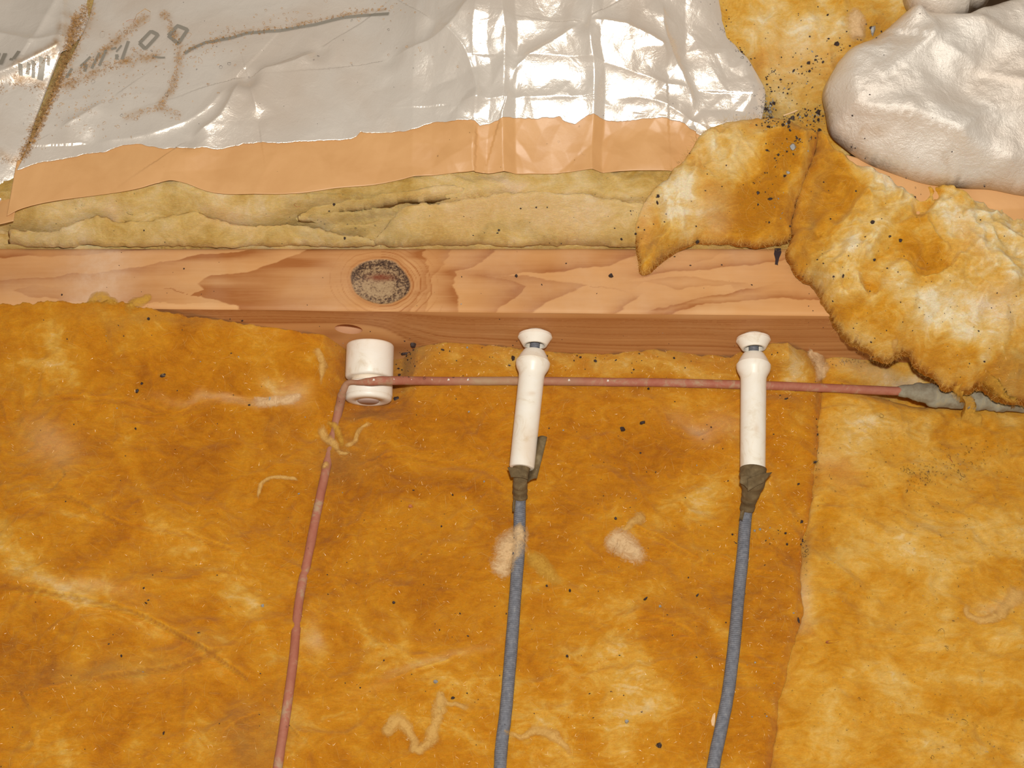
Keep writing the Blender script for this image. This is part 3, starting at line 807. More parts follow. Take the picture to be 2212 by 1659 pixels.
def crumple(x, y):
    k = 0.22 + 0.78 * sstep(xpx(860), xpx(1000), x)
    k = k * (1 - 0.35 * sstep(0.075, 0.062, y))
    z = k * (0.0044 * facet(x, y, 0.046, 3, 0.4) + 0.0019 * facet(x, y, 0.021, 4, 1.1, 0.4) + 0.0006 * facet(x, y, 0.009, 5, 2.0, 0.5))
    z = z + (1 - k) * (0.0040 * facet(x, y, 0.06, 8, 0.9) + 0.0010 * facet(x, y, 0.024, 9, 0.3, 0.5))
    for (xp, h, w, _), in [(q,) for q in PLEAT]:
        cx = xpx(xp) + 0.0015 * vn(y / 0.02, y * 0, int(xp)); w_ = w / 3600.0
        z = z + h * np.where(x < cx, np.exp(-np.abs(x - cx) / 0.012), np.clip(1 - (x - cx) / w_, 0, 1))
    for q, pw in zip(FOLDS, FW):
        d, side = pdist(x, y, pw)
        de = np.minimum(np.hypot(x - pw[0][0], y - pw[0][1]), np.hypot(x - pw[-1][0], y - pw[-1][1]))
        z = z + q[1] * sstep(0, 0.012, de) * np.where(side == q[3], np.exp(-d / q[2]), np.exp(-d / 0.0035))
    return z
def zfoil(x, y): return zb1(x, y) + crumple(x, y)

FOIL_BOT = [(38, 372), (70, 360), (110, 350), (170, 336), (226, 327), (240, 320), (265, 310), (300, 308), (350, 318), (400, 322), (470, 327), (520, 322), (532, 317), (570, 315), (600, 316), (650, 312), (700, 308), (752, 304), (770, 300), (780, 289), (786, 292), (850, 290), (900, 283), (935, 268), (990, 268), (1026, 268), (1036, 277), (1058, 277), (1068, 271), (1090, 265), (1140, 258), (1210, 254), (1216, 262), (1228, 267), (1242, 267), (1256, 258), (1270, 251), (1290, 251), (1318, 259), (1350, 255), (1375, 252), (1440, 255), (1480, 263), (1492, 275), (1512, 291), (1528, 290), (1546, 276), (1570, 266), (1640, 262)]
L_EDGE = [(38, 372), (60, 330), (92, 268), (130, 170), (152, 128), (182, 60), (198, 8), (215, -80), (250, -330)]
LB = np.array([hit(a_, b_, zb0f)[:2] for a_, b_ in catmull(L_EDGE, 4)])
bot = resample(np.array([hit(a_, b_, zb0f)[:2] for a_, b_ in FOIL_BOT]), 700)
bot[:, 1] += 0.0005 * fbm(bot[:, 0], bot[:, 0] * 0, 0.006, 4, 71, 0.6)
top = [LB[-1], RB[-1]]
X, Y = coons(bot, top, LB, RB, 700, 380)
Z = zfoil(X, Y)
def dirt_lines(X, Y, f, lines):
    s = np.zeros(X.shape)
    for pl, w, v in lines:
        q = np.array([hit(p[0], p[1], f)[:2] for p in catmull(pl, 3)])
        d, _ = pdist(X, Y, q)
        s = np.maximum(s, v * np.exp(-(d / (w / 3600.0)) ** 2) * (0.7 + 0.6 * vn(X / 0.006, Y / 0.006, 33)))
    return s
DIRT = [([(120, 185), (180, 150), (230, 105), (280, 62), (310, 40)], 11, 1.0), ([(125, 190), (165, 178), (220, 150), (270, 133), (330, 120)], 13, 1.0), ([(355, 30), (372, 60), (385, 100), (388, 130), (380, 170), (365, 205), (345, 230)], 10, .9),
        ([(275, 255), (310, 243), (345, 235), (385, 252)], 10, .7), ([(400, 112), (450, 90), (540, 70), (640, 55), (740, 33), (830, 18)], 4, .6), ([(130, 170), (170, 80), (190, 10)], 16, 1.0), ([(60, 330), (95, 265), (130, 170)], 5, .8)]
dirt = dirt_lines(X, Y, zb0f, DIRT)
centre = thing('faced_insulation_batt', 'broad crinkled silver foil faced batt behind the joist with a brown paper edge', 'insulation', (-0.08, 0.1, zf))
V, Fc = sheet(X, Y, Z, 0.0003)
foil_c = part('foil_facing', V, Fc[:, ::-1], M_foil, centre, attrs={'dirt': np.concatenate([dirt.ravel(), dirt.ravel()])})
# kraft paper flange
KB = [(14, 466), (50, 450), (140, 429), (250, 410), (300, 399), (330, 390), (365, 385), (400, 394), (440, 410), (480, 419), (550, 423), (640, 422), (730, 408), (800, 400), (860, 391), (920, 381), (1060, 376), (1160, 371), (1260, 367), (1360, 370), (1450, 371), (1560, 374), (1640, 378)]
bot = np.array([hit(a_, b_, zb0f)[:2] for a_, b_ in catmull(KB, 4)])
topk = np.array([hit(a_, b_ - 22, zb0f)[:2] for a_, b_ in resample(np.array(FOIL_BOT, float), 60)])
lft = [bot[0], topk[0]]; rgt = [bot[-1], topk[-1]]
X, Y = coons(bot, topk, lft, rgt, 700, 60)
Zk = zfoil(X, Y) - 0.0009
V, Fc = sheet(X, Y, Zk, 0.00035)
part('kraft_flange', V, Fc[:, ::-1], M_kraft, centre)
# printed marks on the foil
def print_strip(pl, w, name='print_mark'):
    P = np.array([hit(a_, b_, zb0f)[:2] for a_, b_ in resample(np.array(pl, float), step=4)])
    tg = np.gradient(P, axis=0); tg /= np.linalg.norm(tg, axis=1)[:, None]
    nr_ = np.stack([-tg[:, 1], tg[:, 0]], 1) * (w / 3600.0 / 2)
    L, R = P + nr_, P - nr_
    XY = np.stack([L, P, R], 1)
    Z = zfoil(XY[..., 0], XY[..., 1]) + 0.00045
    k = len(P)
    part(name, np.concatenate([XY, Z[..., None]], -1).reshape(-1, 3), grid_faces(k, 3), M_ink, foil_c)
print_strip([(400, 120), (420, 108), (445, 96), (500, 88), (535, 77), (600, 71), (680, 56), (740, 39), (780, 33), (840, 29)], 7)
print_strip([(330, 121), (344, 125), (357, 126)], 4)
for dmd in ([(301, 92), (326, 67), (342, 76), (314, 106), (301, 92)], [(364, 78), (384, 57), (406, 66), (386, 98), (364, 78)]):
    print_strip(dmd, 8)
def c6(x, y): return (x / 4.424, 60 + y / 4.424)
for x1, y1, x2, y2, w in ((1225, 120, 1165, 300, 7), (1115, 250, 1115, 300, 7), (1060, 200, 1110, 185, 5), (1160, 160, 1110, 225, 4), (1012, 205, 948, 362, 6), (950, 235, 878, 392, 6), (865, 275, 772, 375, 5), (826, 350, 812, 425, 7), (692, 400, 640, 492, 6)):
    print_strip([c6(x1, y1), c6(x2, y2)], w)

# fibre core of the centre batt: its cut front shows above the joist
def zcore0(x, y):
    d = y - 0.0425
    f = 0.0008 + (0.030) * sstep(-0.004, 0.024, d)
    g = zb0f(x, y) - 0.0045
    return np.where(y > 0.078, g, np.minimum(f, g))
CCR = [([(-200, 500), (20, 492), (120, 500), (200, 470), (260, 478)], 0.0035, 0.010, 1), ([(420, 462), (480, 480), (560, 488), (640, 480), (720, 505), (800, 500)], 0.004, 0.010, 1), ([(620, 472), (680, 462), (760, 452), (850, 438), (960, 440)], 0.0045, 0.010, 1),
       ([(640, 500), (760, 478), (840, 460), (930, 448)], 0.0035, 0.008, 1), ([(860, 440), (960, 442), (1060, 420), (1160, 422), (1260, 425), (1350, 433), (1420, 436)], 0.0040, 0.009, 1), ([(60, 512), (200, 520), (340, 524), (480, 528)], 0.003, 0.006, 1)]
CCW = [np.array([hit(p[0], p[1], zcore0)[:2] for p in catmull(q[0], 3)]) for q in CCR]
def zcore(x, y):
    z = zcore0(x, y)
    dd = sstep(0.0, 0.010, y - 0.042)
    for q, pw in zip(CCR, CCW):
        d, side = pdist(x, y, pw)
        de = np.minimum(np.hypot(x - pw[0][0], y - pw[0][1]), np.hypot(x - pw[-1][0], y - pw[-1][1]))
        z = z + (1.3 * q[1] * sstep(0, 0.012, de) * np.where(side == q[3], np.exp(-d / q[2]), 0) - 2.6 * q[1] * np.exp(-(d / 0.0013) ** 2) * sstep(0, .01, de))
    z = z + dd * (0.0016 * fbm(x, y, 0.02, 4, 81) + 0.0010 * ridged(x * 0.6, y * 1.6, 0.016, 4, 83))
    lim = zfoil(x, y) - 0.0025
    z = np.where(y > 0.058, np.minimum(z, lim), z)
    return z - 0.03 * sstep(xpx(1470), xpx(1560), x) * sstep(0.062, 0.085, y)
x_l = hit(20, 500, 0.01)[0]
bot = np.stack([np.linspace(-0.42, xpx(1720), 60), np.full(60, 0.0425)], 1); top = [(-0.42, 0.40), (xpx(1720), 0.40)]
nu, nv = 560, 150
u = np.linspace(-0.42, xpx(1720), nu)[:, None]; v = np.linspace(0, 1, nv)[None, :] ** 1.9
X = np.repeat(u, nv, 1); Y = 0.0425 + 0.0008 * fbm(X, X * 0, 0.01, 3, 4) * (1 - v) + v * 0.36
Z = zcore(X, Y)
pale = gauss_px(X, Y, zcore0, [(150, 455, 70, 30, 0, .22), (230, 450, 20, 20, 0, .3), (500, 460, 90, 20, 0, .2), (430, 500, 70, 20, 0, .15), (620, 520, 120, 14, 0, .1), (1100, 400, 40, 14, 0, .35), (1080, 470, 160, 40, 0, .18), (1300, 480, 80, 30, 0, .12), (820, 420, 60, 16, 0, .05),
                               (380, 460, 40, 50, 20, -.22), (60, 515, 40, 20, 0, -.2), (760, 430, 60, 16, 0, -.15), (1400, 400, 60, 20, 0, -.15), (960, 410, 60, 12, 0, -.05)])
pink = gauss_px(X, Y, zcore0, [(490, 490, 60, 14, 0, .45), (230, 450, 16, 16, 0, .5), (1100, 398, 40, 12, 0, .5), (1050, 470, 140, 30, 0, .2)])
dust_shade = gauss_px(X, Y, zcore0, [(700, 480, 130, 25, 8, .75), (840, 490, 60, 25, 0, .5), (120, 520, 160, 14, 0, .5), (150, 150, 50, 200, -20, 1.2), (850, 440, 60, 10, 0, .5), (500, 524, 300, 6, 0, .5), (1150, 524, 250, 6, 0, .4)])  # crevice shade of the cut front put into the colour, plus gap dirt
V, Fc, m = solid_grid(X, Y, Z, zf + 0.002)
part('fiberglass_core', V, Fc[:, ::-1][:, ::-1], M_tan, centre, attrs={'pale': pad(pale, m), 'pink': pad(pink, m), 'dust_shade': pad(dust_shade, m)})

for k, (pl, T_) in enumerate((([(812, 522), (850, 478), (880, 452), (960, 444), (1060, 424), (1160, 425), (1260, 428), (1370, 437), (1420, 470), (1420, 528), (1200, 534), (1000, 534), (830, 534)], 0.006),
                          ([(30, 500), (120, 506), (180, 482), (215, 470), (260, 482), (330, 474), (420, 464), (480, 482), (560, 490), (640, 486), (720, 506), (790, 518), (800, 533), (600, 535), (400, 535), (40, 534), (22, 518)], 0.005),
                          ([(640, 476), (690, 448), (780, 428), (900, 412), (985, 408), (1010, 420), (960, 438), (860, 446), (760, 466), (690, 482)], 0.004))):
    o = px_outline(pl, zcore0, 0.0008, 0.0014, 31 + k)
    def ldet(x, y): return 0.0016 * fbm(x, y, 0.02, 4, 181 + k) + 0.0010 * ridged(x * 0.6, y * 1.6, 0.016, 4, 183 + k)
    V, Fc, nt = pillow(o, lambda x, y: zcore0(x, y) + 0.0015, T_, 0.0045, 0.006, 0.004, 0.0014, 41 + k, ldet)
    x, y = V[:, 0], V[:, 1]
    part('fiber_layer', V, Fc, M_tan, centre, attrs={'pale': gauss_px(x, y, zcore0, [(1080, 470, 160, 40, 0, .2), (1300, 480, 80, 30, 0, .12), (150, 480, 70, 20, 0, .15), (430, 500, 70, 20, 0, .2), (620, 520, 120, 14, 0, .1), (380, 490, 40, 40, 20, -.15)]),
         'pink': gauss_px(x, y, zcore0, [(490, 495, 60, 14, 0, .45), (1050, 470, 140, 30, 0, .35), (1250, 480, 100, 30, 0, .25)]), 'dust_shade': gauss_px(x, y, zcore0, [(760, 480, 90, 25, 8, .6), (840, 500, 40, 30, 0, .5), (120, 520, 160, 14, 0, .4), (1000, 530, 600, 6, 0, .5)])})  # crevice shade is put into the colour of these layers

# ------------------------------------------------------------------ far bay: left faced batt (sliver)
LA = [(-10, 440), (40, 372), (60, 310), (76, 258), (112, 172), (138, 128), (168, 92), (190, 50), (206, 0), (235, -90), (268, -330)]
def za0(x, y): return zb0f(x, y) - 0.002
RA = np.array([hit(a_, b_, za0)[:2] for a_, b_ in catmull(LA, 4)])
def za(x, y):
    d, side = pdist(x, y, RA)
    k = 0.0034 * facet(x, y, 0.045, 13, 0.2) + 0.0012 * facet(x, y, 0.02, 14, 1.4)
    for pl, h, w, sd in AF:
        dd, ss = pdist(x, y, pl)
        k = k + h * np.where(ss == sd, np.exp(-dd / w), np.exp(-dd / 0.004))
    return za0(x, y) + k - 0.004 * np.exp(-d / 0.008) + 0.0005
AF = [(np.array([hit(a_, b_, za0)[:2] for a_, b_ in p]), h, w, sd) for p, h, w, sd in (([(-60, 195), (40, 165), (130, 120)], 0.006, 0.012, 1), ([(-80, 60), (40, 90), (75, 105), (130, 95)], 0.003, 0.015, -1), ([(75, 105), (110, 40), (130, 0)], 0.003, 0.012, 1), ([(138, 140), (141, 60), (136, -10), (150, -90)], 0.004, 0.012, 1))]
bot = [(-0.42, RA[0][1] + 0.002), tuple(RA[0])]; top = [(-0.42, RA[-1][1]), tuple(RA[-1])]
X, Y = coons(bot, top, [bot[0], top[0]], RA, 140, 300)
Z = za(X, Y)
left_b = thing('faced_insulation_batt', 'narrow foil faced batt at the left margin beyond the dirty gap', 'insulation', (-0.36, 0.12, zf))
dirt = dirt_lines(X, Y, za0, [([(-20, 190), (40, 180), (100, 185), (120, 190)], 11, 1.0), ([(30, 165), (80, 140), (130, 115)], 8, 1.0), ([(0, 335), (30, 350), (60, 330)], 10, .8), ([(135, 60), (120, 150), (70, 280)], 7, .9), ([(150, 40), (150, 90)], 12, .7)])
V, Fc = sheet(X, Y, Z, 0.0003)
foil_l = part('foil_facing', V, Fc[:, ::-1], M_foil, left_b, attrs={'dirt': np.concatenate([dirt.ravel(), dirt.ravel()])})
bot = [hit(-260, 520, za0)[:2], hit(-60, 500, za0)[:2], hit(30, 478, za0)[:2]]; top = [hit(-260, 440, za0)[:2], hit(-60, 400, za0)[:2], hit(40, 380, za0)[:2]]
X, Y = coons(bot, top, [bot[0], top[0]], [bot[-1], top[-1]], 80, 40)
V, Fc = sheet(X, Y, za(X, Y) - 0.0010, 0.00035)
part('kraft_flange', V, Fc[:, ::-1], M_kraft, left_b)
def strip_a(x1, y1, x2, y2, w):
    P = np.array([hit(a_, b_, za0)[:2] for a_, b_ in resample(np.array([c6(x1, y1), c6(x2, y2)]), 8)])
    tg = np.gradient(P, axis=0); tg /= np.linalg.norm(tg, axis=1)[:, None]
    nr_ = np.stack([-tg[:, 1], tg[:, 0]], 1) * (w / 3600.0 / 2)
    XY = np.stack([P + nr_, P, P - nr_], 1)
    part('print_mark', np.concatenate([XY, (za(XY[..., 0], XY[..., 1]) + 0.00045)[..., None]], -1).reshape(-1, 3), grid_faces(8, 3), M_ink, foil_l)
for q in ((15, 300, 5, 345, 9), (80, 310, 40, 430, 10), (10, 380, 0, 440, 9), (220, 310, 170, 390, 9), (130, 385, 170, 395, 6), (235, 440, 225, 515, 8), (315, 420, 285, 500, 7), (355, 400, 335, 520, 7), (440, 365, 395, 530, 12), (495, 345, 482, 410, 6)):
    strip_a(*q)

# ------------------------------------------------------------------ far bay: bare mat between the foils
def ze(x, y): return 0.026 + 0.32 * np.maximum(y - 0.062, -0.02) + 1.05 * np.clip(y - 0.062, 0, 0.22) ** 2
o = px_outline([(1560, 330), (1570, 240), (1540, 120), (1490, -100), (1470, -330), (1800, -340), (2120, -330), (2100, -100), (2060, 60), (1960, 230), (1850, 330), (1700, 345)], ze, 0.0, 0.004)
def edet(x, y): return 0.0045 * fbm(x, y, 0.035, 4, 91) + 0.0018 * ridged(x * 1.4, y * 0.8, 0.02, 4, 93)
V, Fc, nt = pillow(o, ze, 0.002, 0.02, 0.03, 0.02, 0.0017, 4, edet)
pv = gauss_px(V[:, 0], V[:, 1], ze, [(1680, 60, 110, 50, 0, .40), (1780, 40, 50, 60, 0, .25), (1720, 180, 80, 60, 0, .22), (1880, 40, 40, 60, 0, -.12), (1700, 10, 60, 20, 0, -.1), (1740, 230, 40, 60, 30, .12)])
dv = gauss_px(V[:, 0], V[:, 1], ze, [(1880, 60, 50, 50, 0, .6), (1700, 265, 90, 30, 0, .9), (1660, 220, 18, 60, 20, .9), (1740, 190, 60, 40, 30, .35)])
kv = gauss_px(V[:, 0], V[:, 1], ze, [(1710, 130, 100, 60, 0, .3)])
bare = thing('fiberglass_mat', 'bare pale fiberglass exposed between the two silver foil sheets', 'insulation', (0.18, 0.15, 0.02))
part('fiber_mat', V, Fc, M_clump, bare, attrs={'pale': pv, 'pink': kv, 'dust_shade': dv})

# ------------------------------------------------------------------ far bay: right faced batt
def zc(x, y): return 0.040 + 0.36 * np.maximum(y - 0.068, -0.02) + 0.45 * np.clip(y - 0.068, 0, 0.22) ** 2
CO = [(1783, 245), (1776, 205), (1792, 165), (1822, 128), (1872, 102), (1905, 78), (1958, 42), (2000, 52), (2060, 60), (2110, 40), (2170, 20), (2240, -20), (2360, -60), (2480, -80), (2480, 470), (2360, 440), (2212, 424), (2140, 410), (2080, 407), (2000, 398), (1930, 376), (1870, 352), (1820, 318), (1792, 290)]
o = px_outline(CO, zc, 0.0, 0.0018, 9)
CFW = [(np.array([hit(a_, b_, zc)[:2] for a_, b_ in catmull(p, 3)]), h, w, sd) for p, h, w, sd in (([(1797, 262), (1850, 290), (1960, 320), (2040, 350), (2120, 395), (2212, 415), (2300, 425)], 0.010, 0.020, 1), ([(1990, 150), (2080, 200), (2212, 250)], 0.004, 0.03, 1), ([(1960, 60), (2000, 130), (1930, 200)], 0.004, 0.03, -1), ([(2050, 350), (2110, 300), (2212, 280)], 0.003, 0.015, 1), ([(2030, 80), (2120, 110), (2212, 160)], 0.003, 0.012, -1))]
def cdet(x, y):
    z = 0.0035 * facet(x, y, 0.06, 23, 0.7) + 0.0012 * facet(x, y, 0.022, 24, 0.1, 0.5) + 0.0009 * fbm(x, y, 0.02, 4, 25, 0.6) + 0.0004 * facet(x, y, 0.006, 26, 0.4, .5)
    for pw, h, w, sd in CFW:
        d, s_ = pdist(x, y, pw)
        z = z + h * np.where(s_ == sd, np.exp(-d / w), np.exp(-d / 0.003))
    return z
right_f = thing('faced_insulation_batt', 'rounded puffy silver foil faced batt at the upper right', 'insulation', (0.3, 0.14, 0.02))
V, Fc, nt = pillow(o, zc, 0.020, 0.013, 0.012, 0.02, 0.0019, 5, cdet)
dv = gauss_px(V[:, 0], V[:, 1], zc, [(1838, 315, 7, 7, 0, .9), (1870, 322, 30, 6, 8, .6), (2020, 388, 12, 5, 0, .8), (2100, 110, 60, 8, -20, .25)])
part('foil_facing', V, Fc, M_foil2, right_f, attrs={'dirt': dv})
bot = [hit(1800, 420, zc)[:2], hit(2000, 470, zc)[:2], hit(2212, 500, zc)[:2], hit(2470, 540, zc)[:2]]; top = [hit(1830, 330, zc)[:2], hit(2000, 385, zc)[:2], hit(2212, 405, zc)[:2], hit(2470, 440, zc)[:2]]
X, Y = coons(bot, top, [bot[0], top[0]], [bot[-1], top[-1]], 120, 40)
V, Fc = sheet(X, Y, zc(X, Y) - 0.002 + 0.0012 * facet(X, Y, 0.03, 2), 0.0004)
part('kraft_flange', V, Fc[:, ::-1], M_kraft, right_f)
# small crumpled foil end at the top edge
def zd(x, y): return zc(x, y) + 0.004
o = px_outline([(1950, -20), (1956, 20), (1972, 40), (2005, 52), (2050, 54), (2085, 42), (2095, 25), (2125, 15), (2150, -15), (2230, -60), (2250, -250), (2100, -300), (1960, -250), (1948, -120)], zd, 0.0005, 0.0018, 19)
def ddet(x, y): return 0.0055 * facet(x, y, 0.026, 33, 0.7) + 0.002 * facet(x, y, 0.011, 34, 0.1)
V, Fc, nt = pillow(o, zd, 0.022, 0.010, 0.01, 0.02, 0.0019, 6, ddet)
small_f = thing('faced_insulation_batt', 'small crumpled foil batt end cut off by the top edge', 'insulation', (0.3, 0.25, 0.05))
part('foil_facing', V, Fc, M_foil2, small_f, attrs={'dirt': gauss_px(V[:, 0], V[:, 1], zd, [(2120, 15, 25, 14, 0, .9)])})

# ------------------------------------------------------------------ torn clumps draped over the joist
def zp(x, y): return np.interp(y, [-0.02, 0.030, 0.044, 0.060, 0.10, 0.2], [0.003, 0.003, 0.006, 0.026, 0.047, 0.065])
PO = [(1366, 500), (1378, 455), (1405, 425), (1450, 378), (1498, 312), (1535, 280), (1600, 266), (1680, 268), (1740, 288), (1768, 312), (1752, 362), (1728, 420), (1714, 480), (1708, 522), (1665, 536), (1600, 531), (1560, 528), (1500, 532), (1470, 545), (1440, 562), (1402, 592), (1380, 588), (1374, 545)]
o = px_outline(PO, zp, 0.0010, 0.0014, 21)
def gold_r2(x, y):
    wx = x + 0.018 * fbm(x, y, 0.04, 3, 118); wy = y + 0.018 * fbm(x, y, 0.04, 3, 119)
    return ridged(wx * 1.3 + wy * .4, wy * 0.8, 0.028, 4, 103)
def pdet(x, y): return 0.0040 * fbm(x, y, 0.030, 4, 101) + 0.0032 * gold_r2(x, y) + 0.0005 * fbm(x, y, 0.005, 3, 105) + \
    0.006 * np.exp(-(((x - xpx(1650)) / 0.016) ** 2 + ((y - 0.055) / 0.022) ** 2))
V, Fc, nt = pillow(o, zp, 0.015, 0.010, 0.003, 0.01, 0.0013, 7, pdet)
x, y = V[:, 0], V[:, 1]
pv = gauss_px(x, y, zp, [(1450, 440, 70, 60, 40, .24), (1560, 320, 90, 40, 0, .32), (1480, 500, 60, 30, 0, .18), (1660, 400, 40, 90, -15, -.42), (1620, 470, 60, 50, 0, -.35), (1700, 350, 40, 30, 0, -.2), (1420, 565, 40, 20, 20, -.25), (1560, 400, 40, 40, 0, .15), (1690, 500, 20, 30, 0, -.15)])
pv = pv + 0.14 * (gold_r2(x, y) - 0.2)
kv = gauss_px(x, y, zp, [(1400, 480, 22, 50, 10, .5), (1540, 500, 40, 24, 0, .45), (1580, 290, 80, 14, 0, .3), (1500, 390, 50, 50, 40, .2)])
dv = gauss_px(x, y, zp, [(1440, 570, 40, 30, 30, .5), (1700, 300, 60, 20, 0, .6), (1560, 470, 20, 30, 0, .3)])
pale_c = thing('fiberglass_clump', 'pale torn fiberglass flap spilling onto the far edge of the joist', 'insulation', (0.12, 0.06, 0))
part('fiber_mat', V, Fc, M_clump, pale_c, attrs={'pale': pv, 'pink': kv, 'dust_shade': dv})
PALE_OUT = o

def zg(x, y):
    z = np.interp(y, [-0.12, -0.075, -0.045, -0.02, 0.0, 0.02, 0.045, 0.065, 0.10, 0.2], [-0.050, -0.046, -0.036, -0.016, 0.000, 0.0055, 0.008, 0.022, 0.042, 0.055])
    return z + 0.004 * sstep(xpx(1900), xpx(2300), x)
GO = [(1757, 300), (1775, 315), (1812, 348), (1880, 384), (1960, 410), (2060, 432), (2140, 462), (2212, 505), (2330, 570), (2480, 610), (2480, 1000), (2330, 930), (2212, 884), (2165, 868), (2130, 848), (2100, 852), (2060, 846), (2032, 842), (2010, 822), (1985, 797), (1960, 770), (1938, 770), (1915, 788), (1890, 777), (1860, 757), (1835, 738), (1805, 700), (1780, 665), (1750, 630), (1716, 592), (1704, 562), (1698, 510), (1706, 450), (1726, 400), (1744, 350)]
o = px_outline(GO, zg, 0.0020, 0.0012, 23)
GCR = [(np.array([hit(a_, b_, zg)[:2] for a_, b_ in catmull(p, 3)]), h, w, sd) for p, h, w, sd in (([(1770, 380), (1830, 440), (1860, 500), (1850, 560)], 0.006, 0.014, 1), ([(2020, 480), (2060, 560), (2130, 640), (2212, 680)], 0.007, 0.018, 1), ([(1960, 500), (1990, 560), (2060, 620)], 0.005, 0.012, -1), ([(1900, 600), (2000, 660), (2100, 740)], 0.005, 0.016, 1), ([(1790, 560), (1880, 640), (1960, 720), (2040, 790)], 0.004, 0.014, 1), ([(2080, 520), (2150, 560), (2240, 590)], 0.006, 0.012, 1), ([(2100, 810), (2160, 790), (2240, 800)], 0.004, 0.01, -1))]
def gold_r(x, y):
    wx = x + 0.022 * fbm(x, y, 0.05, 3, 116); wy = y + 0.022 * fbm(x, y, 0.05, 3, 117)
    return ridged(wx * 1.3 - wy * .5, wy * 0.8 + wx * .3, 0.030, 4, 114)
def gdet(x, y):
    wx = x + 0.012 * fbm(x, y, 0.04, 3, 111); wy = y + 0.012 * fbm(x, y, 0.04, 3, 112)
    z = 0.0055 * fbm(wx, wy, 0.040, 4, 113) + 0.0042 * (gold_r(x, y)) + 0.0006 * fbm(x, y, 0.005, 3, 115)
    for pw, h, w, sd in GCR:
        d, s_ = pdist(x, y, pw)
        de = np.minimum(np.hypot(x - pw[0][0], y - pw[0][1]), np.hypot(x - pw[-1][0], y - pw[-1][1]))
        z = z + h * sstep(0, .015, de) * np.where(s_ == sd, np.exp(-d / w), np.exp(-d / 0.0025))
    return z
V, Fc, nt = pillow(o, zg, 0.020, 0.012, 0.004, 0.01, 0.0014, 8, gdet)
x, y = V[:, 0], V[:, 1]
pv = gauss_px(x, y, zg, [(2130, 520, 90, 60, -20, .55), (2180, 600, 80, 50, -20, .4), (2050, 540, 30, 70, 20, .3), (1900, 420, 80, 24, -20, .25), (2100, 720, 90, 40, -20, .35), (2000, 700, 50, 40, 0, .25), (1880, 560, 40, 40, 0, .18), (1860, 640, 60, 40, 0, .12), (2060, 790, 60, 20, -10, .2), (1930, 480, 40, 30, 0, .1),
                         (1760, 420, 30, 80, 0, -.25), (1830, 470, 30, 60, 0, -.35), (1970, 620, 50, 40, 0, -.22), (1900, 720, 60, 24, -30, -.2), (1760, 560, 40, 50, 0, -.22), (2000, 790, 40, 20, 0, -.15), (1960, 450, 40, 30, 0, -.12)])
pv = pv + 0.16 * (gold_r(x, y) - 0.2)
kv = gauss_px(x, y, zg, [(2130, 700, 60, 24, -10, .4), (2070, 560, 20, 60, 20, .3), (1870, 400, 60, 14, -20, .35)])
dv = gauss_px(x, y, zg, [(2180, 810, 40, 40, 0, .7), (1745, 500, 14, 80, 0, .5), (1770, 330, 16, 20, 0, .4), (1760, 620, 16, 50, -30, .5)])
gold_c = thing('fiberglass_clump', 'large golden fiberglass clump draped over the joist at right, hanging toward the taped splice', 'insulation', (0.27, 0.02, -0.05))
part('fiber_mat', V, Fc, M_clump, gold_c, attrs={'pale': pv, 'pink': kv, 'dust_shade': dv})
GOLD_OUT = o

# ------------------------------------------------------------------ porcelain knob
K0 = np.array([KN[0], float(YN(KN[0])) - 0.0004, KN[2]])
kax = np.array([-0.012, -1.0, -0.20])
R = 0.0142
knob = thing('porcelain_insulator', 'stubby white porcelain knob insulator nailed to the joist, clamping the red wire', 'insulator', tuple(K0))
def rnd(h0, h1, r, e): return [(h0, r - e), (h0 + e * .3, r - e * .3), (h0 + e, r), (h1 - e, r), (h1 - e * .3, r - e * .3), (h1, r - e)]
V, Fc = lathe(rnd(0, 0.0212, R, 0.0014) , K0, kax, 56)
part('knob_base', V, Fc, M_porc, knob, attrs={'brown_tint': np.zeros(len(V))})
V, Fc = lathe([(0.0205, 0.0105), (0.0245, 0.0105)], K0, kax, 40)
part('knob_core', V, Fc, M_porc, knob, attrs={'brown_tint': np.full(len(V), .25)})  # waist between base and cap tinted lightly brown
V, Fc = lathe([(0.0240, R - .0014), (0.0244, R - .0005), (0.0254, R - .0001), (0.0318, R), (0.0320, R - .0003), (0.0322, R - .0002), (0.0338, R - 0.0005), (0.0346, R - 0.0012), (0.0350, R - 0.0025), (0.0350, 0.0075), (0.0340, 0.0070)], K0, kax, 56)
part('knob_cap', V, Fc, M_porc, knob, attrs={'brown_tint': np.where(np.arange(len(V)) // 56 == 4, .35, 0)})  # groove ring tinted brown
V, Fc = lathe([(0.0338, 0.0064), (0.0350, 0.0064), (0.0356, 0.0055)], K0, kax, 30)
part('nail_head', V, Fc, M_metal, knob)

# ------------------------------------------------------------------ porcelain bushings in the joist and sleeve tubes
def bushing(Bp, label, tilt):
    b = np.array([Bp[0], float(YN(Bp[0])), Bp[2]])
    ax = np.array([tilt, -1, -0.10]); ax /= np.linalg.norm(ax)
    t = thing('porcelain_bushing', label, 'insulator', tuple(b + ax * 0.0))
    prof = [(-0.028, 0.0068), (0.0, 0.0068), (0.0001, 0.0090), (0.0006, 0.0098), (0.0022, 0.0101), (0.0026, 0.0097), (0.0066, 0.0074), (0.0071, 0.0070), (0.0071, 0.0058), (0.0066, 0.0054), (-0.006, 0.0052)]
    V, Fc = lathe(prof, b, ax, 48, True, True)
    part('bushing_head', V, Fc, M_porc, t, sharp=40, attrs={'brown_tint': np.where(np.arange(len(V)) // 48 > 9, 1.0, 0)})  # innermost ring of the bore tinted brown
    return b, ax
b1, ax1 = bushing(B1, 'white porcelain bushing head in the joist above the middle tube', -0.03)
b2, ax2 = bushing(B2, 'white porcelain bushing head in the joist above the right tube', 0.0)

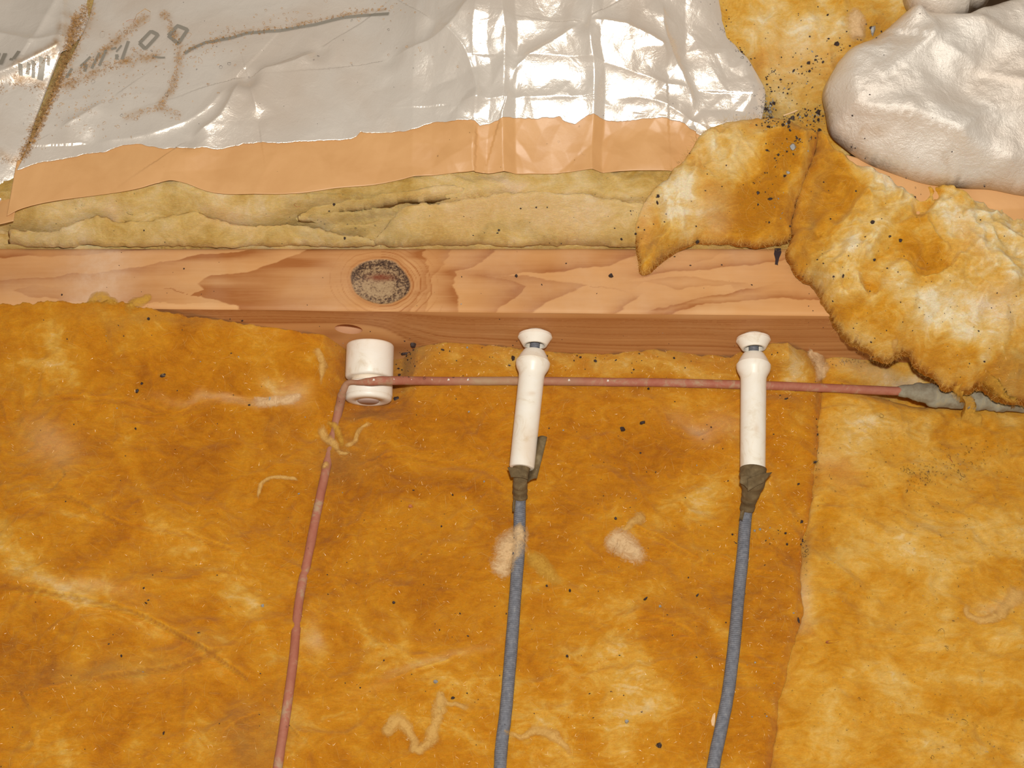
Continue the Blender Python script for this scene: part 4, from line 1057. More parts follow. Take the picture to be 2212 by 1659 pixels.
def sleeve(pA, pB, label):
    A, Bq = np.array(pA), np.array(pB); ax = Bq - A; L = np.linalg.norm(ax); ax /= L
    t = thing('porcelain_tube', label, 'insulator', tuple(Bq - np.array([0, 0, 0.0072])))
    rb = 0.0072
    prof = [(0.004, 0.0038), (0.0003, 0.0040), (0.0, 0.0050), (0.0004, 0.0064), (0.0030, 0.0079), (0.0066, 0.0096), (0.0068, 0.0097), (0.0070, 0.0095), (0.0073, 0.0101), (0.0092, 0.0100), (0.0112, 0.0094), (0.0142, 0.0079), (0.0156, 0.0076), (0.0180, 0.0075),
            (0.05, 0.0073), (L - 0.0012, rb), (L - 0.0003, rb - 0.0005), (L, rb - 0.0013), (L, 0.0042), (L - 0.004, 0.004)]
    # extra rings along the body
    V, Fc = lathe(prof[:14] + [(h, np.interp(h, [0.018, L], [0.0075, rb])) for h in np.linspace(0.02, L - 0.002, 40)] + prof[15:], A, ax, 48, True, True)
    a, s_, t_ = frame_from(ax)
    return t, V, Fc, A, ax, L
TA1 = b1 + ax1 * 0.0122 + np.array([0, 0, -0.0012]); TA2 = b2 + ax2 * 0.0122 + np.array([0, 0, -0.0012])
def at_z(px_, py_, z): return hit(px_, py_, z)
TB1 = at_z(1127, 1012, -0.0385); TB2 = at_z(1626, 1026, -0.0385)
TA1 = at_z(1154, 758, TA1[2] - 0.0020); TA2 = at_z(1628, 765, TA2[2] - 0.0020)
for A, Bq, lab, marks in ((TA1, TB1, 'middle white porcelain tube over the red wire, its tape flap standing up', [(1140, 960, 16, 45), (1148, 850, 10, 4)]),
                          (TA2, TB2, 'right white porcelain tube over the red wire, nearest the batt seam', [(1634, 925, 5, 12)])):
    t, V, Fc, A_, ax_, L_ = sleeve(A, Bq, lab)
    pxx, pyy = gpx(V[:, 0], V[:, 1], V[:, 2])
    tint = np.zeros(len(V))
    for mx, my, rx, ry in marks: tint += 0.55 * np.exp(-(((pxx - mx) / rx) ** 2 + ((pyy - my) / ry) ** 2))
    part('tube_body', V, Fc, M_porc, t, sharp=25, attrs={'brown_tint': tint * 0.7})

# ------------------------------------------------------------------ cloth loom wires with friction tape
def zsurf(x, y): return float(zin(np.array([x]), np.array([y]))[0])
def loom(TA, TB, pl, label, sink, flapkind):
    A, Bq = np.array(TA), np.array(TB); ax = (Bq - A) / np.linalg.norm(Bq - A)
    root = thing('loom_wire', label, 'wire', tuple(Bq - np.array([0, 0.02, 0.01])))
    pts = [A - ax * 0.010, A + ax * 0.02, Bq - ax * 0.02, Bq + ax * 0.004]
    for k, (px_, py_) in enumerate(pl):
        q = hit(px_, py_, lambda x, y: zin(x, y) + 0.0022)
        q[2] = zsurf(q[0], q[1]) + 0.0026 - sink[k]
        pts.append(q)
    P = catmull(pts, 14)
    r = np.full(len(P), 0.0035); r[:14 * 3] = 0.0030
    V, Fc = tube(P, r, 18, 1.0, 0.03, 3)
    part('cloth_sheath', V, Fc, M_loom, root)
    return root, P
r1, P1 = loom(TA1, TB1, [(1123, 1090), (1121, 1180), (1112, 1300), (1103, 1420), (1092, 1540), (1084, 1600), (1080, 1659), (1072, 1780), (1062, 1950)], 'grey blue cloth covered wire leaving the middle porcelain tube', [0, 0, 0, 0, 0.0006, 0.0022, 0.0034, 0.004, 0.004], 0)
r2, P2 = loom(TA2, TB2, [(1612, 1110), (1604, 1200), (1594, 1300), (1585, 1400), (1572, 1500), (1556, 1580), (1540, 1659), (1520, 1780), (1490, 1950)], 'grey blue cloth covered wire leaving the right porcelain tube', [0, 0, 0, 0, 0, 0, 0, 0, 0], 1)

def tape_wrap(root, P, TA, TB, L, rmax, skew, seed):
    ax = (TB - TA) / np.linalg.norm(TB - TA)
    # centreline from the tube end to the wire
    i0 = int(np.argmin(np.linalg.norm(P - TB, axis=1)))
    seg = P[i0 - 2:]; s = np.concatenate([[0], np.cumsum(np.linalg.norm(np.diff(seg, axis=0), axis=1))])
    q = np.linspace(0, L, 46); C = np.stack([np.interp(q, s, seg[:, k]) for k in range(3)], 1)
    u = q / L
    r = 0.0041 + (rmax - 0.0041) * (1 - sstep(0.05, skew, u)) + 0.00012 * np.sign(np.sin(u * 34 + seed)) * (0.5 + 0.5 * u)
    r[-1] = 0.0037
    V, Fc = tube(C, r, 26, 1.0, 0.07, seed)
    w = part('tape_wrap', V, Fc, M_tape, root)
    return w
def flap(root, quad, z_of, bend, name='tape_flap'):
    """a loose tape end: a curved strip through pixel-read corners at given heights"""
    a, b, c, d = [at_z(q[0], q[1], z) for q, z in zip(quad, z_of)]
    nu, nv = 14, 8; V = []
    for i in range(nu):
        for j in range(nv):
            u, v = i / (nu - 1), j / (nv - 1)
            p = (1 - u) * ((1 - v) * a + v * b) + u * ((1 - v) * d + v * c)
            p = p + np.array([0, 0, bend * math.sin(math.pi * v) + 0.0006 * math.sin(5 * u + 3 * v)])
            V.append(p)
    V = np.array(V).reshape(nu, nv, 3)
    VV, Fc = sheet(V[..., 0], V[..., 1], V[..., 2], 0.0005)
    part(name, VV, Fc, M_tape, root)
w1 = tape_wrap(r1, P1, TA1, TB1, 0.024, 0.0052, 0.35, 1)
w2 = tape_wrap(r2, P2, TA2, TB2, 0.027, 0.0076, 0.85, 2)
z1 = TB1[2]
flap(w1, [(1158, 946), (1182, 944), (1160, 1034), (1138, 1042)], [z1 - .002, z1 + .004, z1 - .002, z1 - .004], 0.002)
flap(w1, [(1096, 1009), (1140, 1020), (1140, 1036), (1104, 1030)], [z1 + .006, z1 + .0045, z1 + .004, z1 + .004], 0.0014, 'tape_edge')
flap(w1, [(1108, 1080), (1114, 1080), (1112, 1106), (1107, 1104)], [z1 - .003] * 4, 0.0004, 'tape_edge')
flap(w2, [(1600, 1028), (1622, 1030), (1614, 1056), (1598, 1042)], [z1 + .006, z1 + .0082, z1 + .0065, z1 + .0055], 0.001, 'tape_edge')
flap(w2, [(1614, 1034), (1668, 1020), (1648, 1044), (1616, 1060)], [z1 + .0085, z1 + .004, z1 + .004, z1 + .0068], 0.0012)
flap(w2, [(1602, 1102), (1609, 1104), (1604, 1124), (1597, 1120)], [z1 - .004] * 4, 0.0004, 'tape_edge')

# ------------------------------------------------------------------ red wire
red = thing('red_wire', 'faded red rubber insulated wire clamped by the knob and passing under both tubes', 'wire', (0.0, -0.04, -0.06))
rw = 0.0026
zw = -0.0515
pts = [hit(600 - 40, 1900, lambda x, y: zin(x, y) + .001), hit(583, 1780, lambda x, y: zin(x, y) + .001), hit(600, 1659, lambda x, y: zin(x, y) + .001)]
for a_, b_ in ((618, 1540), (634, 1420), (646, 1300), (668, 1190), (688, 1090), (705, 1010)):
    pts.append(hit(a_, b_, lambda x, y: zin(x, y) + .0012))
pts += [hit(722, 930, -0.0555), hit(733, 880, -0.050), hit(741, 845, KZ + 0.004), hit(752, 827, KZ + 0.0085), hit(775, 826, KZ + 0.0122), hit(800, 824, KZ + 0.0146), hit(826, 822, KZ + 0.0150), hit(860, 822, KZ + 0.010), hit(960, 823, -0.0470)]
for a_, b_, z in ((1080, 823, -0.0485), (1140, 823, -0.0495), (1300, 825, -0.0500), (1450, 827, -0.0500), (1630, 832, -0.0500), (1760, 837, -0.0495), (1850, 841, -0.0495), (1945, 845, -0.0490), (1985, 846, -0.0485)):
    pts.append(hit(a_, b_, z))
P = catmull(pts, 12)
pxx, pyy = gpx(P[:, 0], P[:, 1], P[:, 2])
rr = np.full(len(P), rw)
rr *= 1 - 0.45 * np.exp(-(((pxx - 765) / 26) ** 2)) * (pyy < 850)
V, Fc = tube(P, rr, 16, 1.0, 0.05, 4)
vx, vy = gpx(V[:, 0], V[:, 1], V[:, 2])
dst = 0.25 + 0.9 * np.exp(-((vx - 1060) / 90) ** 2) * (vy < 860) + 0.35 * np.exp(-((vx - 1230) / 60) ** 2) + 0.45 * np.exp(-((vx - 745) / 30) ** 2)
sheath = part('rubber_sheath', V, Fc, M_red, red, attrs={'dust_shade': dst})
# white stencilled specks along the wire by the knob
for k, px_ in enumerate((809, 849, 888, 928, 970, 1008, 1230, 1310)):
    i = int(np.argmin(np.abs(pxx - px_) + 1e3 * (pyy > 850)))
    c = P[i] + np.array([0, -0.0004, rr[i] - 0.0001])
    s_ = 0.0007; hz = 0.0003
    V = [c + np.array(v) for v in ((-s_, -s_, 0), (s_, -s_ * .6, 0), (s_ * .4, s_, 0), (-s_ * .6, s_ * .7, 0), (-s_, -s_, hz), (s_, -s_ * .6, hz), (s_ * .4, s_, hz), (-s_ * .6, s_ * .7, hz))]
    part('stencil_mark', V, [(4, 5, 6, 7), (0, 4, 7, 3), (1, 5, 4, 0), (2, 6, 5, 1), (3, 7, 6, 2)], M_white, sheath, smooth=False)
# grey taped splice at the right end
sp = [hit(1940, 845, -0.049), hit(1965, 845, -0.0488), hit(1990, 848, -0.048), hit(2020, 854, -0.0475), hit(2060, 858, -0.0475), hit(2100, 860, -0.0475), hit(2140, 864, -0.048), hit(2175, 870, -0.049), hit(2230, 880, -0.052)]
Ps = catmull(sp, 8); u = np.linspace(0, 1, len(Ps))
rs = np.interp(u, [0, 0.10, 0.2, 0.34, 0.6, 0.8, 0.92, 1], [0.0030, 0.0040, 0.0055, 0.0072, 0.0072, 0.0066, 0.0048, 0.003]) * (1 + 0.04 * np.sign(np.sin(u * 40)))
V, Fc = tube(Ps, rs, 26, 0.8, 0.10, 6)
part('splice_tape', V, Fc, M_gtape, red)

# ------------------------------------------------------------------ tufts and wisps of fibre lying about
DEP = None
def cast(px_, py_):
    d = ray(px_, py_)
    ok, loc, nrm, idx, ob, _ = SC.ray_cast(DEP, Vector(CAM), Vector(d))
    if not ok: return None
    return np.array(loc), np.array(nrm), ob
bpy.context.view_layer.update(); DEP = bpy.context.evaluated_depsgraph_get()

def drop(x, y, z):
    ok, loc, nrm, idx, ob, _ = SC.ray_cast(DEP, Vector((x, y, z + 0.006)), Vector((0, 0, -1)))
    return loc[2] if ok and loc[2] > z - 0.012 else z
def wisp(pl, widths, label, mat=M_wisp, lift=0.0012, flat=0.4, seed=1):
    """a soft strand lying on whatever is below it, thinning out to nothing at its rims"""
    pts = []
    for a_, b_ in pl: pts.append(cast(a_, b_)[0])
    P = catmull(pts, 9); n_ = len(P); m_ = 11
    w = np.interp(np.linspace(0, 1, n_), np.linspace(0, 1, len(widths)), widths) / 3650.0 / 2 * 1.35
    tg = np.gradient(P[:, :2], axis=0); tg /= np.linalg.norm(tg, axis=1)[:, None] + 1e-9
    sd = np.stack([tg[:, 1], -tg[:, 0]], 1)
    V = np.zeros((n_, m_, 3)); A = np.zeros((n_, m_))
    for i in range(n_):
        for j in range(m_):
            v = -1 + 2 * j / (m_ - 1)
            q = P[i, :2] + sd[i] * v * w[i]
            q = q + 0.0012 * np.array([vn(np.array([q[0] / .005]), np.array([q[1] / .005]), seed)[0], vn(np.array([q[0] / .005 + 9]), np.array([q[1] / .005]), seed + 3)[0]])
            e = min(1.0, min(i, n_ - 1 - i) / 5.0)
            z = drop(q[0], q[1], P[i, 2])
            dome = math.sqrt(max(0, 1 - v * v)) * (0.3 + 0.7 * e)
            V[i, j] = (q[0], q[1], z + 0.0003 + max(lift, 0.0004) * 0.5 * dome + flat * w[i] * 0.8 * dome)
            A[i, j] = (1 - v * v) * (0.25 + 0.75 * e)
    V = V.reshape(-1, 3)
    V[:, 2] += 0.0005 * fbm(V[:, 0], V[:, 1], 0.005, 3, seed)
    return solo('fiberglass_tuft', V, grid_faces(n_, m_)[:, ::-1], mat, label, 'insulation', attrs={'soft': A.ravel()})
wisp([(833, 1594), (842, 1572), (862, 1560), (880, 1572), (890, 1598), (904, 1618), (926, 1608), (938, 1575), (948, 1530), (948, 1502), (962, 1520), (990, 1526), (1015, 1530)], [14, 26, 28, 22, 16, 22, 26, 24, 26, 14, 10, 10, 6], 'pale squiggle of loose fiber left of the middle grey wire near the bottom', M_wisp)
wisp([(694, 922), (704, 946), (724, 968), (742, 978), (752, 974)], [16, 20, 16, 9, 6], 'pale curl of fiber crossing the red wire below the knob', M_wisp, seed=2)
wisp([(744, 962), (762, 958), (776, 940), (788, 922), (800, 914)], [6, 12, 10, 8, 10], 'thin looped strand of fiber right of the red wire below the knob', M_wisp, seed=3)
wisp([(700, 916), (722, 922), (732, 944), (740, 966)], [10, 14, 12, 8], 'golden fiber strand lying over the red wire under the knob', M_wisp2, lift=.003, seed=4)
wisp([(562, 1076), (560, 1056), (572, 1038), (600, 1032), (632, 1036), (646, 1042)], [4, 8, 8, 7, 6, 4], 'thin hook shaped strand of fiber left of the red wire', M_wisp, seed=5)
wisp([(1748, 748), (1760, 775), (1772, 800), (1766, 826)], [20, 40, 36, 10], 'pale lump of fiber against the joist right of the right tube', M_pink, lift=.001, flat=.5, seed=6)
wisp([(1838, 22), (1845, 45), (1848, 75), (1850, 98)], [22, 38, 34, 26], 'pale sausage shaped fiber lump beside the upper right foil', M_pink, lift=.002, flat=.8, seed=7)
wisp([(2085, 1306), (2092, 1328), (2120, 1340), (2158, 1328), (2184, 1296), (2206, 1270)], [12, 18, 18, 24, 32, 28], 'pale curl of fiber at the right margin', M_wisp, seed=8)
wisp([(1310, 1192), (1335, 1168), (1362, 1186), (1398, 1212)], [24, 50, 56, 26], 'pale flattened tuft midway between the two grey wires', M_pink, flat=.16, seed=9)
wisp([(1340, 1140), (1352, 1146), (1362, 1136), (1380, 1118), (1394, 1108)], [6, 10, 14, 26, 12], 'small yellow curl just above the pale flat tuft', M_wisp, seed=10)
wisp([(1075, 1246), (1088, 1218), (1106, 1178), (1124, 1150), (1134, 1172)], [30, 50, 60, 44, 12], 'pinkish white tuft tucked behind the middle grey wire', M_pink, lift=.0005, flat=.16, seed=11)
wisp([(1138, 1190), (1160, 1212), (1184, 1236), (1210, 1262)], [20, 38, 36, 24], 'tan smear of fiber right of the middle grey wire', M_wisp2, lift=.0003, flat=.10, seed=12)
wisp([(1090, 1580), (1130, 1590), (1160, 1580), (1200, 1592), (1240, 1640)], [10, 16, 24, 18, 8], 'pale wisp beside the buried end of the middle grey wire', M_wisp, flat=.3, seed=13)
wisp([(2058, 830), (2072, 850), (2084, 878), (2104, 906), (2118, 924)], [44, 42, 34, 28, 12], 'golden strip of fiber hanging across the grey splice', M_wisp2, lift=.0035, flat=.3, seed=14)
wisp([(2118, 816), (2150, 842), (2180, 866), (2195, 876)], [16, 14, 12, 6], 'thin yellow strand right of the grey splice', M_wisp2, lift=.004, flat=.5, seed=15)
wisp([(1932, 736), (1928, 752), (1926, 768)], [8, 14, 6], 'tiny pale tuft on the lower edge of the draped clump', M_wisp, lift=.001, flat=.8, seed=16)
wisp([(696, 1000), (702, 1008), (706, 1014)], [14, 22, 14], 'small pale bead of fiber stuck on the red wire', M_wisp, lift=.0022, flat=.9, seed=17)
wisp([(270, 672), (296, 658), (316, 648), (332, 644)], [26, 28, 18, 5], 'ragged golden tuft poking onto the left end of the joist', M_wisp2, lift=.0012, flat=.35, seed=18)
wisp([(190, 660), (215, 645), (235, 650), (255, 662)], [20, 30, 24, 12], 'low golden fuzz on the near joist edge at far left', M_wisp2, lift=.001, flat=.3, seed=19)
wisp([(675, 760), (690, 770), (700, 800), (690, 830)], [8, 16, 14, 6], 'pale curved strand left of the knob', M_wisp, flat=.35, seed=20)
wisp([(540, 866), (570, 872), (600, 868), (640, 866), (655, 855)], [14, 18, 20, 14, 6], 'pinkish ridge of fiber left of the knob', M_pink, lift=-.0002, flat=.25, seed=21)

# ------------------------------------------------------------------ loose fibres (uncountable)
def fibres(name, pixels, lens, width, mat, parent, label=None, lift=0.0004, curl=0.5, seed=0, up=0.25):
    rng = np.random.RandomState(seed); V = []; Fc = []
    for px_, py_ in pixels:
        h = cast(px_, py_)
        if h is None: continue
        p, nr_, ob = h
        if not ob.name.startswith(('fiber_mat', 'fiberglass')): continue
        an = rng.uniform(0, math.pi * 2); L = rng.uniform(*lens)
        d = np.array([math.cos(an), math.sin(an), rng.uniform(-0.05, up)])
        d = d - nr_ * d.dot(nr_) * 0.9 + nr_ * rng.uniform(0, up)
        d /= np.linalg.norm(d) + 1e-9
        side = np.cross(d, nr_); side /= np.linalg.norm(side) + 1e-9
        cv = rng.uniform(-curl, curl); b0 = len(V)
        for k in range(4):
            t = k / 3.0
            q = p + nr_ * (lift + L * 0.12 * math.sin(math.pi * t)) + d * L * (t - .5) + side * cv * L * (t - .5) ** 2
            w = width * (0.6 if k in (0, 3) else 1) * 0.5
            V.append(q + side * w); V.append(q - side * w)
        for k in range(3): Fc.append((b0 + 2 * k, b0 + 2 * k + 1, b0 + 2 * k + 3, b0 + 2 * k + 2))
    V = np.array(V)
    if parent is not None:
        o = part(name, V, np.array(Fc), mat, parent, smooth=True); o['kind'] = 'stuff'
    else:
        o = solo(name, V, np.array(Fc), mat, label, 'fibers', kind='stuff')
    return o
rg = np.random.RandomState(4)
def box_px(n_, x0, x1, y0, y1): return np.stack([rg.uniform(x0, x1, n_), rg.uniform(y0, y1, n_)], 1)
fibres('surface_fibers', box_px(1800, -60, 1730, 700, 1720), (0.003, 0.010), 0.00006, M_fib, near_batt, seed=1)
fibres('surface_fibers', box_px(600, 1740, 2280, 820, 1720), (0.003, 0.010), 0.00006, M_fib, right_batt, seed=2)
fibres('surface_fibers', box_px(700, 1720, 2270, 330, 860), (0.003, 0.011), 0.00006, M_fib, gold_c, seed=3, up=.5)
fibres('surface_fibers', box_px(400, 1370, 1750, 270, 590), (0.003, 0.011), 0.00006, M_fib, pale_c, seed=4, up=.5)
fibres('surface_fibers', box_px(600, 0, 1440, 395, 535), (0.003, 0.009), 0.00006, M_fib, centre, seed=5, up=.4)
gl = np.vstack([box_px(420, 0, 700, 750, 1659), box_px(900, 700, 1760, 740, 1659), box_px(500, 1560, 2212, 760, 1659), box_px(240, 880, 1760, 735, 860), box_px(260, 1600, 2150, 930, 1180)])
fibres('glinting_glass_fibers', gl, (0.0006, 0.0022), 0.00016, M_fibb, None, 'tiny bright glass fiber shards glinting all over the golden batts', seed=6, up=.35, curl=.2)
# fuzz along torn edges
def edge_fuzz(outline, f, count, parent, seed, T=0.004):
    rng = np.random.RandomState(seed); V = []; Fc = []
    n_ = len(outline); cen = outline.mean(0)
    for _ in range(count):
        i = rng.randint(n_); p2 = outline[i]; tg = outline[(i + 1) % n_] - outline[i - 1]; tg = tg / (np.linalg.norm(tg) + 1e-12)
        nr2 = np.array([tg[1], -tg[0]])
        area = 1
        z = float(f(np.array([p2[0]]), np.array([p2[1]]))[0]) + rng.uniform(0, T)
        sgn = 1 if OUTS[id(outline)] else -1
        d = np.array([nr2[0] * sgn, nr2[1] * sgn, 0]) + np.array([tg[0], tg[1], 0]) * rng.uniform(-1.3, 1.3) + np.array([0, 0, rng.uniform(-.4, .3)])
        d /= np.linalg.norm(d); L = rng.uniform(0.002, 0.007)
        s_ = np.cross(d, [0, 0, 1.0]); s_ /= np.linalg.norm(s_) + 1e-9; cv = rng.uniform(-.5, .5); b0 = len(V)
        for k in range(4):
            t = k / 3.0; q = np.array([p2[0], p2[1], z]) + d * L * (t - 0.25) + s_ * cv * L * t * t
            w = 0.000035 * (1.2 - t); V.append(q + s_ * w); V.append(q - s_ * w)
        for k in range(3): Fc.append((b0 + 2 * k, b0 + 2 * k + 1, b0 + 2 * k + 3, b0 + 2 * k + 2))
    o = part('edge_fuzz', np.array(V), np.array(Fc), M_fib, parent); o['kind'] = 'stuff'
OUTS = {}
for o_ in (PALE_OUT, GOLD_OUT):
    A2 = 0.5 * np.sum(o_[:, 0] * np.roll(o_[:, 1], -1) - np.roll(o_[:, 0], -1) * o_[:, 1]); OUTS[id(o_)] = A2 > 0
edge_fuzz(PALE_OUT, zp, 700, pale_c, 1, 0.008); edge_fuzz(GOLD_OUT, zg, 1000, gold_c, 2, 0.008)

# ------------------------------------------------------------------ debris
def crumb(p, nr_, sx, sy, ang, rng, h=0.5):
    """angular flake: irregular six-sided lump, 12 vertices"""
    a, s_, t_ = frame_from(nr_)
    c, s = math.cos(ang), math.sin(ang)
    # align the first in-plane axis to the picture's x
    e1 = np.array([1.0, 0, 0]) - nr_ * nr_[0]; e1 /= np.linalg.norm(e1); e2 = np.cross(nr_, e1)
    u = e1 * c + e2 * s; v = -e1 * s + e2 * c
    V = []
    for lv in (0, 1):
        for k in range(6):
            an = k * math.pi / 3 + rng.uniform(-.3, .3); r = rng.uniform(0.65, 1.1) * (1.0 if lv == 0 else 0.7)
            V.append(p + u * math.cos(an) * sx * r + v * math.sin(an) * sy * r + nr_ * (lv * min(sx, sy) * h * 2 * rng.uniform(.7, 1.2) - 0.0002))
    Fc = [tuple(range(6, 12))] + [(k, (k + 1) % 6, 6 + (k + 1) % 6, 6 + k) for k in range(6)]
    return V, Fc

FLECK = [  # px, py, half length, half width, angle, name, material, label
    (1262, 325, 12, 10, 10, 'debris_fleck', M_dark, 'large black crumb on the brown paper flange', 'debris'),
    (1345, 927, 8, 6, -10, 'debris_fleck', M_dark, 'black crumb on golden fiber between the two tubes', 'debris'),
    (1388, 913, 7, 5, 30, 'debris_fleck', M_dark, 'smaller crumb just right of the black crumb between the tubes', 'debris'),
    (2034, 1367, 10, 12, 20, 'debris_fleck', M_dark, 'large black flake at the lower right of the lighter batt', 'debris'),
    (1424, 1610, 8, 7, 0, 'debris_fleck', M_dark, 'black flake at the bottom between the two grey wires', 'debris'),
    (1724, 1340, 4, 9, 5, 'debris_fleck', M_dark, 'upright dark sliver at the bend of the batt seam', 'debris'),
    (1800, 1385, 24, 4, -8, 'wood_splinter', M_redchip, 'red brown wood splinter on the lighter batt', 'splinter'),
    (2052, 998, 5, 13, -20, 'wood_splinter', M_redchip, 'small red brown chip among the crumbs at right', 'splinter'),
    (1541, 1556, 5, 20, -6, 'wood_splinter', M_palechip, 'pale wood sliver touching the right grey wire', 'splinter'),
    (352, 811, 8, 5, 25, 'debris_fleck', M_dark, 'dark grey fleck on the batt left of the knob', 'debris'),
    (306, 828, 4, 4, 0, 'debris_fleck', M_dark, 'tiny round black crumb left of the dark grey fleck', 'debris'),
    (1108, 773, 6, 7, 0, 'debris_fleck', M_dark, 'black crumb beside the collar of the middle tube', 'debris'),
    (856, 861, 8, 5, 25, 'debris_fleck', M_dark, 'dark crumb at the right of the knob cap', 'debris'),
    (874, 763, 11, 5, 25, 'debris_fleck', M_dark, 'dark crumb by the joist just right of the knob', 'debris'),
    (221, 75, 7, 9, 0, 'debris_fleck', M_grey, 'dark grey crumb on the dirt streaked foil near the upper left', 'debris'),
    (177, 33, 6, 8, 10, 'debris_fleck', M_dark, 'black crumb in the dirty gap near the top left', 'debris'),
    (1886, 65, 6, 12, -10, 'debris_fleck', M_grey, 'long grey flake on bare fiber beside the upper right foil', 'debris'),
    (2206, 1208, 6, 5, 0, 'debris_fleck', M_dark, 'dark crumb at the right edge on the lighter batt', 'debris'),
    (1177, 219, 5, 4, 0, 'debris_fleck', M_dark, 'round black crumb low on the shiny foil', 'debris'),
    (1201, 169, 6, 3, 25, 'debris_fleck', M_dark, 'angular black crumb midway up the shiny foil', 'debris'),
    (495, 138, 5, 4, 20, 'debris_fleck', M_dark, 'dark crumb on the foil below the grey printed line', 'debris'),
    (477, 145, 4, 4, 0, 'debris_fleck', M_dark, 'dark crumb just left of the one below the printed line', 'debris'),
    (242, 218, 5, 6, 10, 'debris_fleck', M_grey, 'grey crumb by the bright foil crease at left', 'debris'),
    (360, 204, 5, 6, 0, 'debris_fleck', M_dark, 'dark crumb at the end of the vertical dirt streak', 'debris'),
    (280, 461, 9, 3, 20, 'debris_fleck', M_dark, 'thin dark curl on the cut batt edge at left', 'debris'),
    (640, 443, 8, 5, 30, 'debris_fleck', M_redchip, 'brown fleck under the paper flange left of the knot', 'debris'),
    (1885, 480, 5, 5, 0, 'debris_fleck', M_dark, 'brown black crumb high on the draped clump', 'debris'),
    (1945, 519, 5, 6, 0, 'debris_fleck', M_dark, 'dark crumb on the draped clump right of the other', 'debris'),
    (1821, 596, 3, 6, -15, 'debris_fleck', M_dark, 'dark sliver on the middle of the draped clump', 'debris'),
    (1695, 380, 6, 3, 15, 'debris_fleck', M_dark, 'dark crumb on the golden part of the pale flap', 'debris'),
    (1664, 429, 7, 4, 10, 'debris_fleck', M_dark, 'dark crumb low on the golden part of the pale flap', 'debris'),
    (1712, 317, 7, 4, 15, 'debris_fleck', M_dark, 'dark crumb at the top of the pale flap', 'debris'),
    (1507, 522, 5, 6, -20, 'debris_fleck', M_dark, 'dark crumb on the pale flap at the far joist edge', 'debris'),
    (1420, 438, 3, 7, 20, 'debris_fleck', M_dark, 'thin black sliver at the left edge of the pale flap', 'debris'),
    (1955, 1018, 7, 6, 0, 'debris_fleck', M_dark, 'black clump at the left of the crumb trail at right', 'debris'),
    (2001, 1030, 5, 7, 0, 'debris_fleck', M_dark, 'black clump in the lower part of the crumb trail', 'debris'),
    (887, 1094, 6, 5, 20, 'debris_fleck', M_redchip, 'rust brown speck between the red and middle grey wires', 'debris'),
    (978, 1508, 5, 4, 20, 'debris_fleck', M_dark, 'black speck left of the middle grey wire near the bottom', 'debris'),
    (941, 1473, 6, 5, 0, 'debris_fleck', M_grey, 'grey speck above the pale fiber squiggle', 'debris'),
    (1875, 1289, 4, 5, 0, 'debris_fleck', M_dark, 'small dark crumb above the red brown splinter', 'debris'),
    (1700, 247, 40, 2, 22, 'wood_splinter', M_palechip, 'thin tan splinter in the crumbs between the foil sheets', 'splinter'),
    (285, 45, 12, 3, -5, 'debris_fleck', M_redchip, 'small brown chip on the dirt streak near the top left', 'debris'),
    (2014, 1636, 5, 4, 0, 'debris_fleck', M_dark, 'crumb at the very bottom of the lighter batt', 'debris'),
]
for q in FLECK:
    h = cast(q[0], q[1])
    if h is None: continue
    p, nr_, _ = h; nr_ = nr_ / np.linalg.norm(nr_)
    rng = np.random.RandomState(int(q[0] * 7 + q[1])); dist = np.linalg.norm(p - CAM); k = dist / F
    V, Fc = crumb(p, nr_, q[2] * k, q[3] * k, math.radians(q[4]), rng, 0.45)
    solo(q[5], V, Fc, q[6], q[7], q[8], group='loose crumbs and chips' , smooth=False)

def scatter(name, spots, mats, label, size, seed, cat='debris', h=.5):
    rng = np.random.RandomState(seed); V = []; Fc = []
    for px_, py_, sx, sy, ro, cnt in spots:
        c, s = math.cos(math.radians(ro)), math.sin(math.radians(ro))
        for _ in range(cnt):
            a, b = rng.normal(0, sx), rng.normal(0, sy)
            x_, y_ = px_ + a * c - b * s, py_ - (a * s + b * c)
            if not (-60 < x_ < 2270 and -60 < y_ < 1720): continue
            hh = cast(x_, y_)
            if hh is None: continue
            p, nr_, ob = hh
            if ob.name.startswith(('knob', 'tube_body', 'bushing')): continue
            nr_ = nr_ / (np.linalg.norm(nr_) + 1e-9)
            r = size * math.exp(rng.normal(0, 0.55))
            v, f = crumb(p, nr_, r, r * rng.uniform(.45, 1), rng.uniform(0, 6.3), rng, h)
            b0 = len(V); V += v; Fc += [tuple(i + b0 for i in ff) for ff in f]
    return solo(name, np.array(V), Fc, mats, label, cat, kind='stuff', smooth=False)
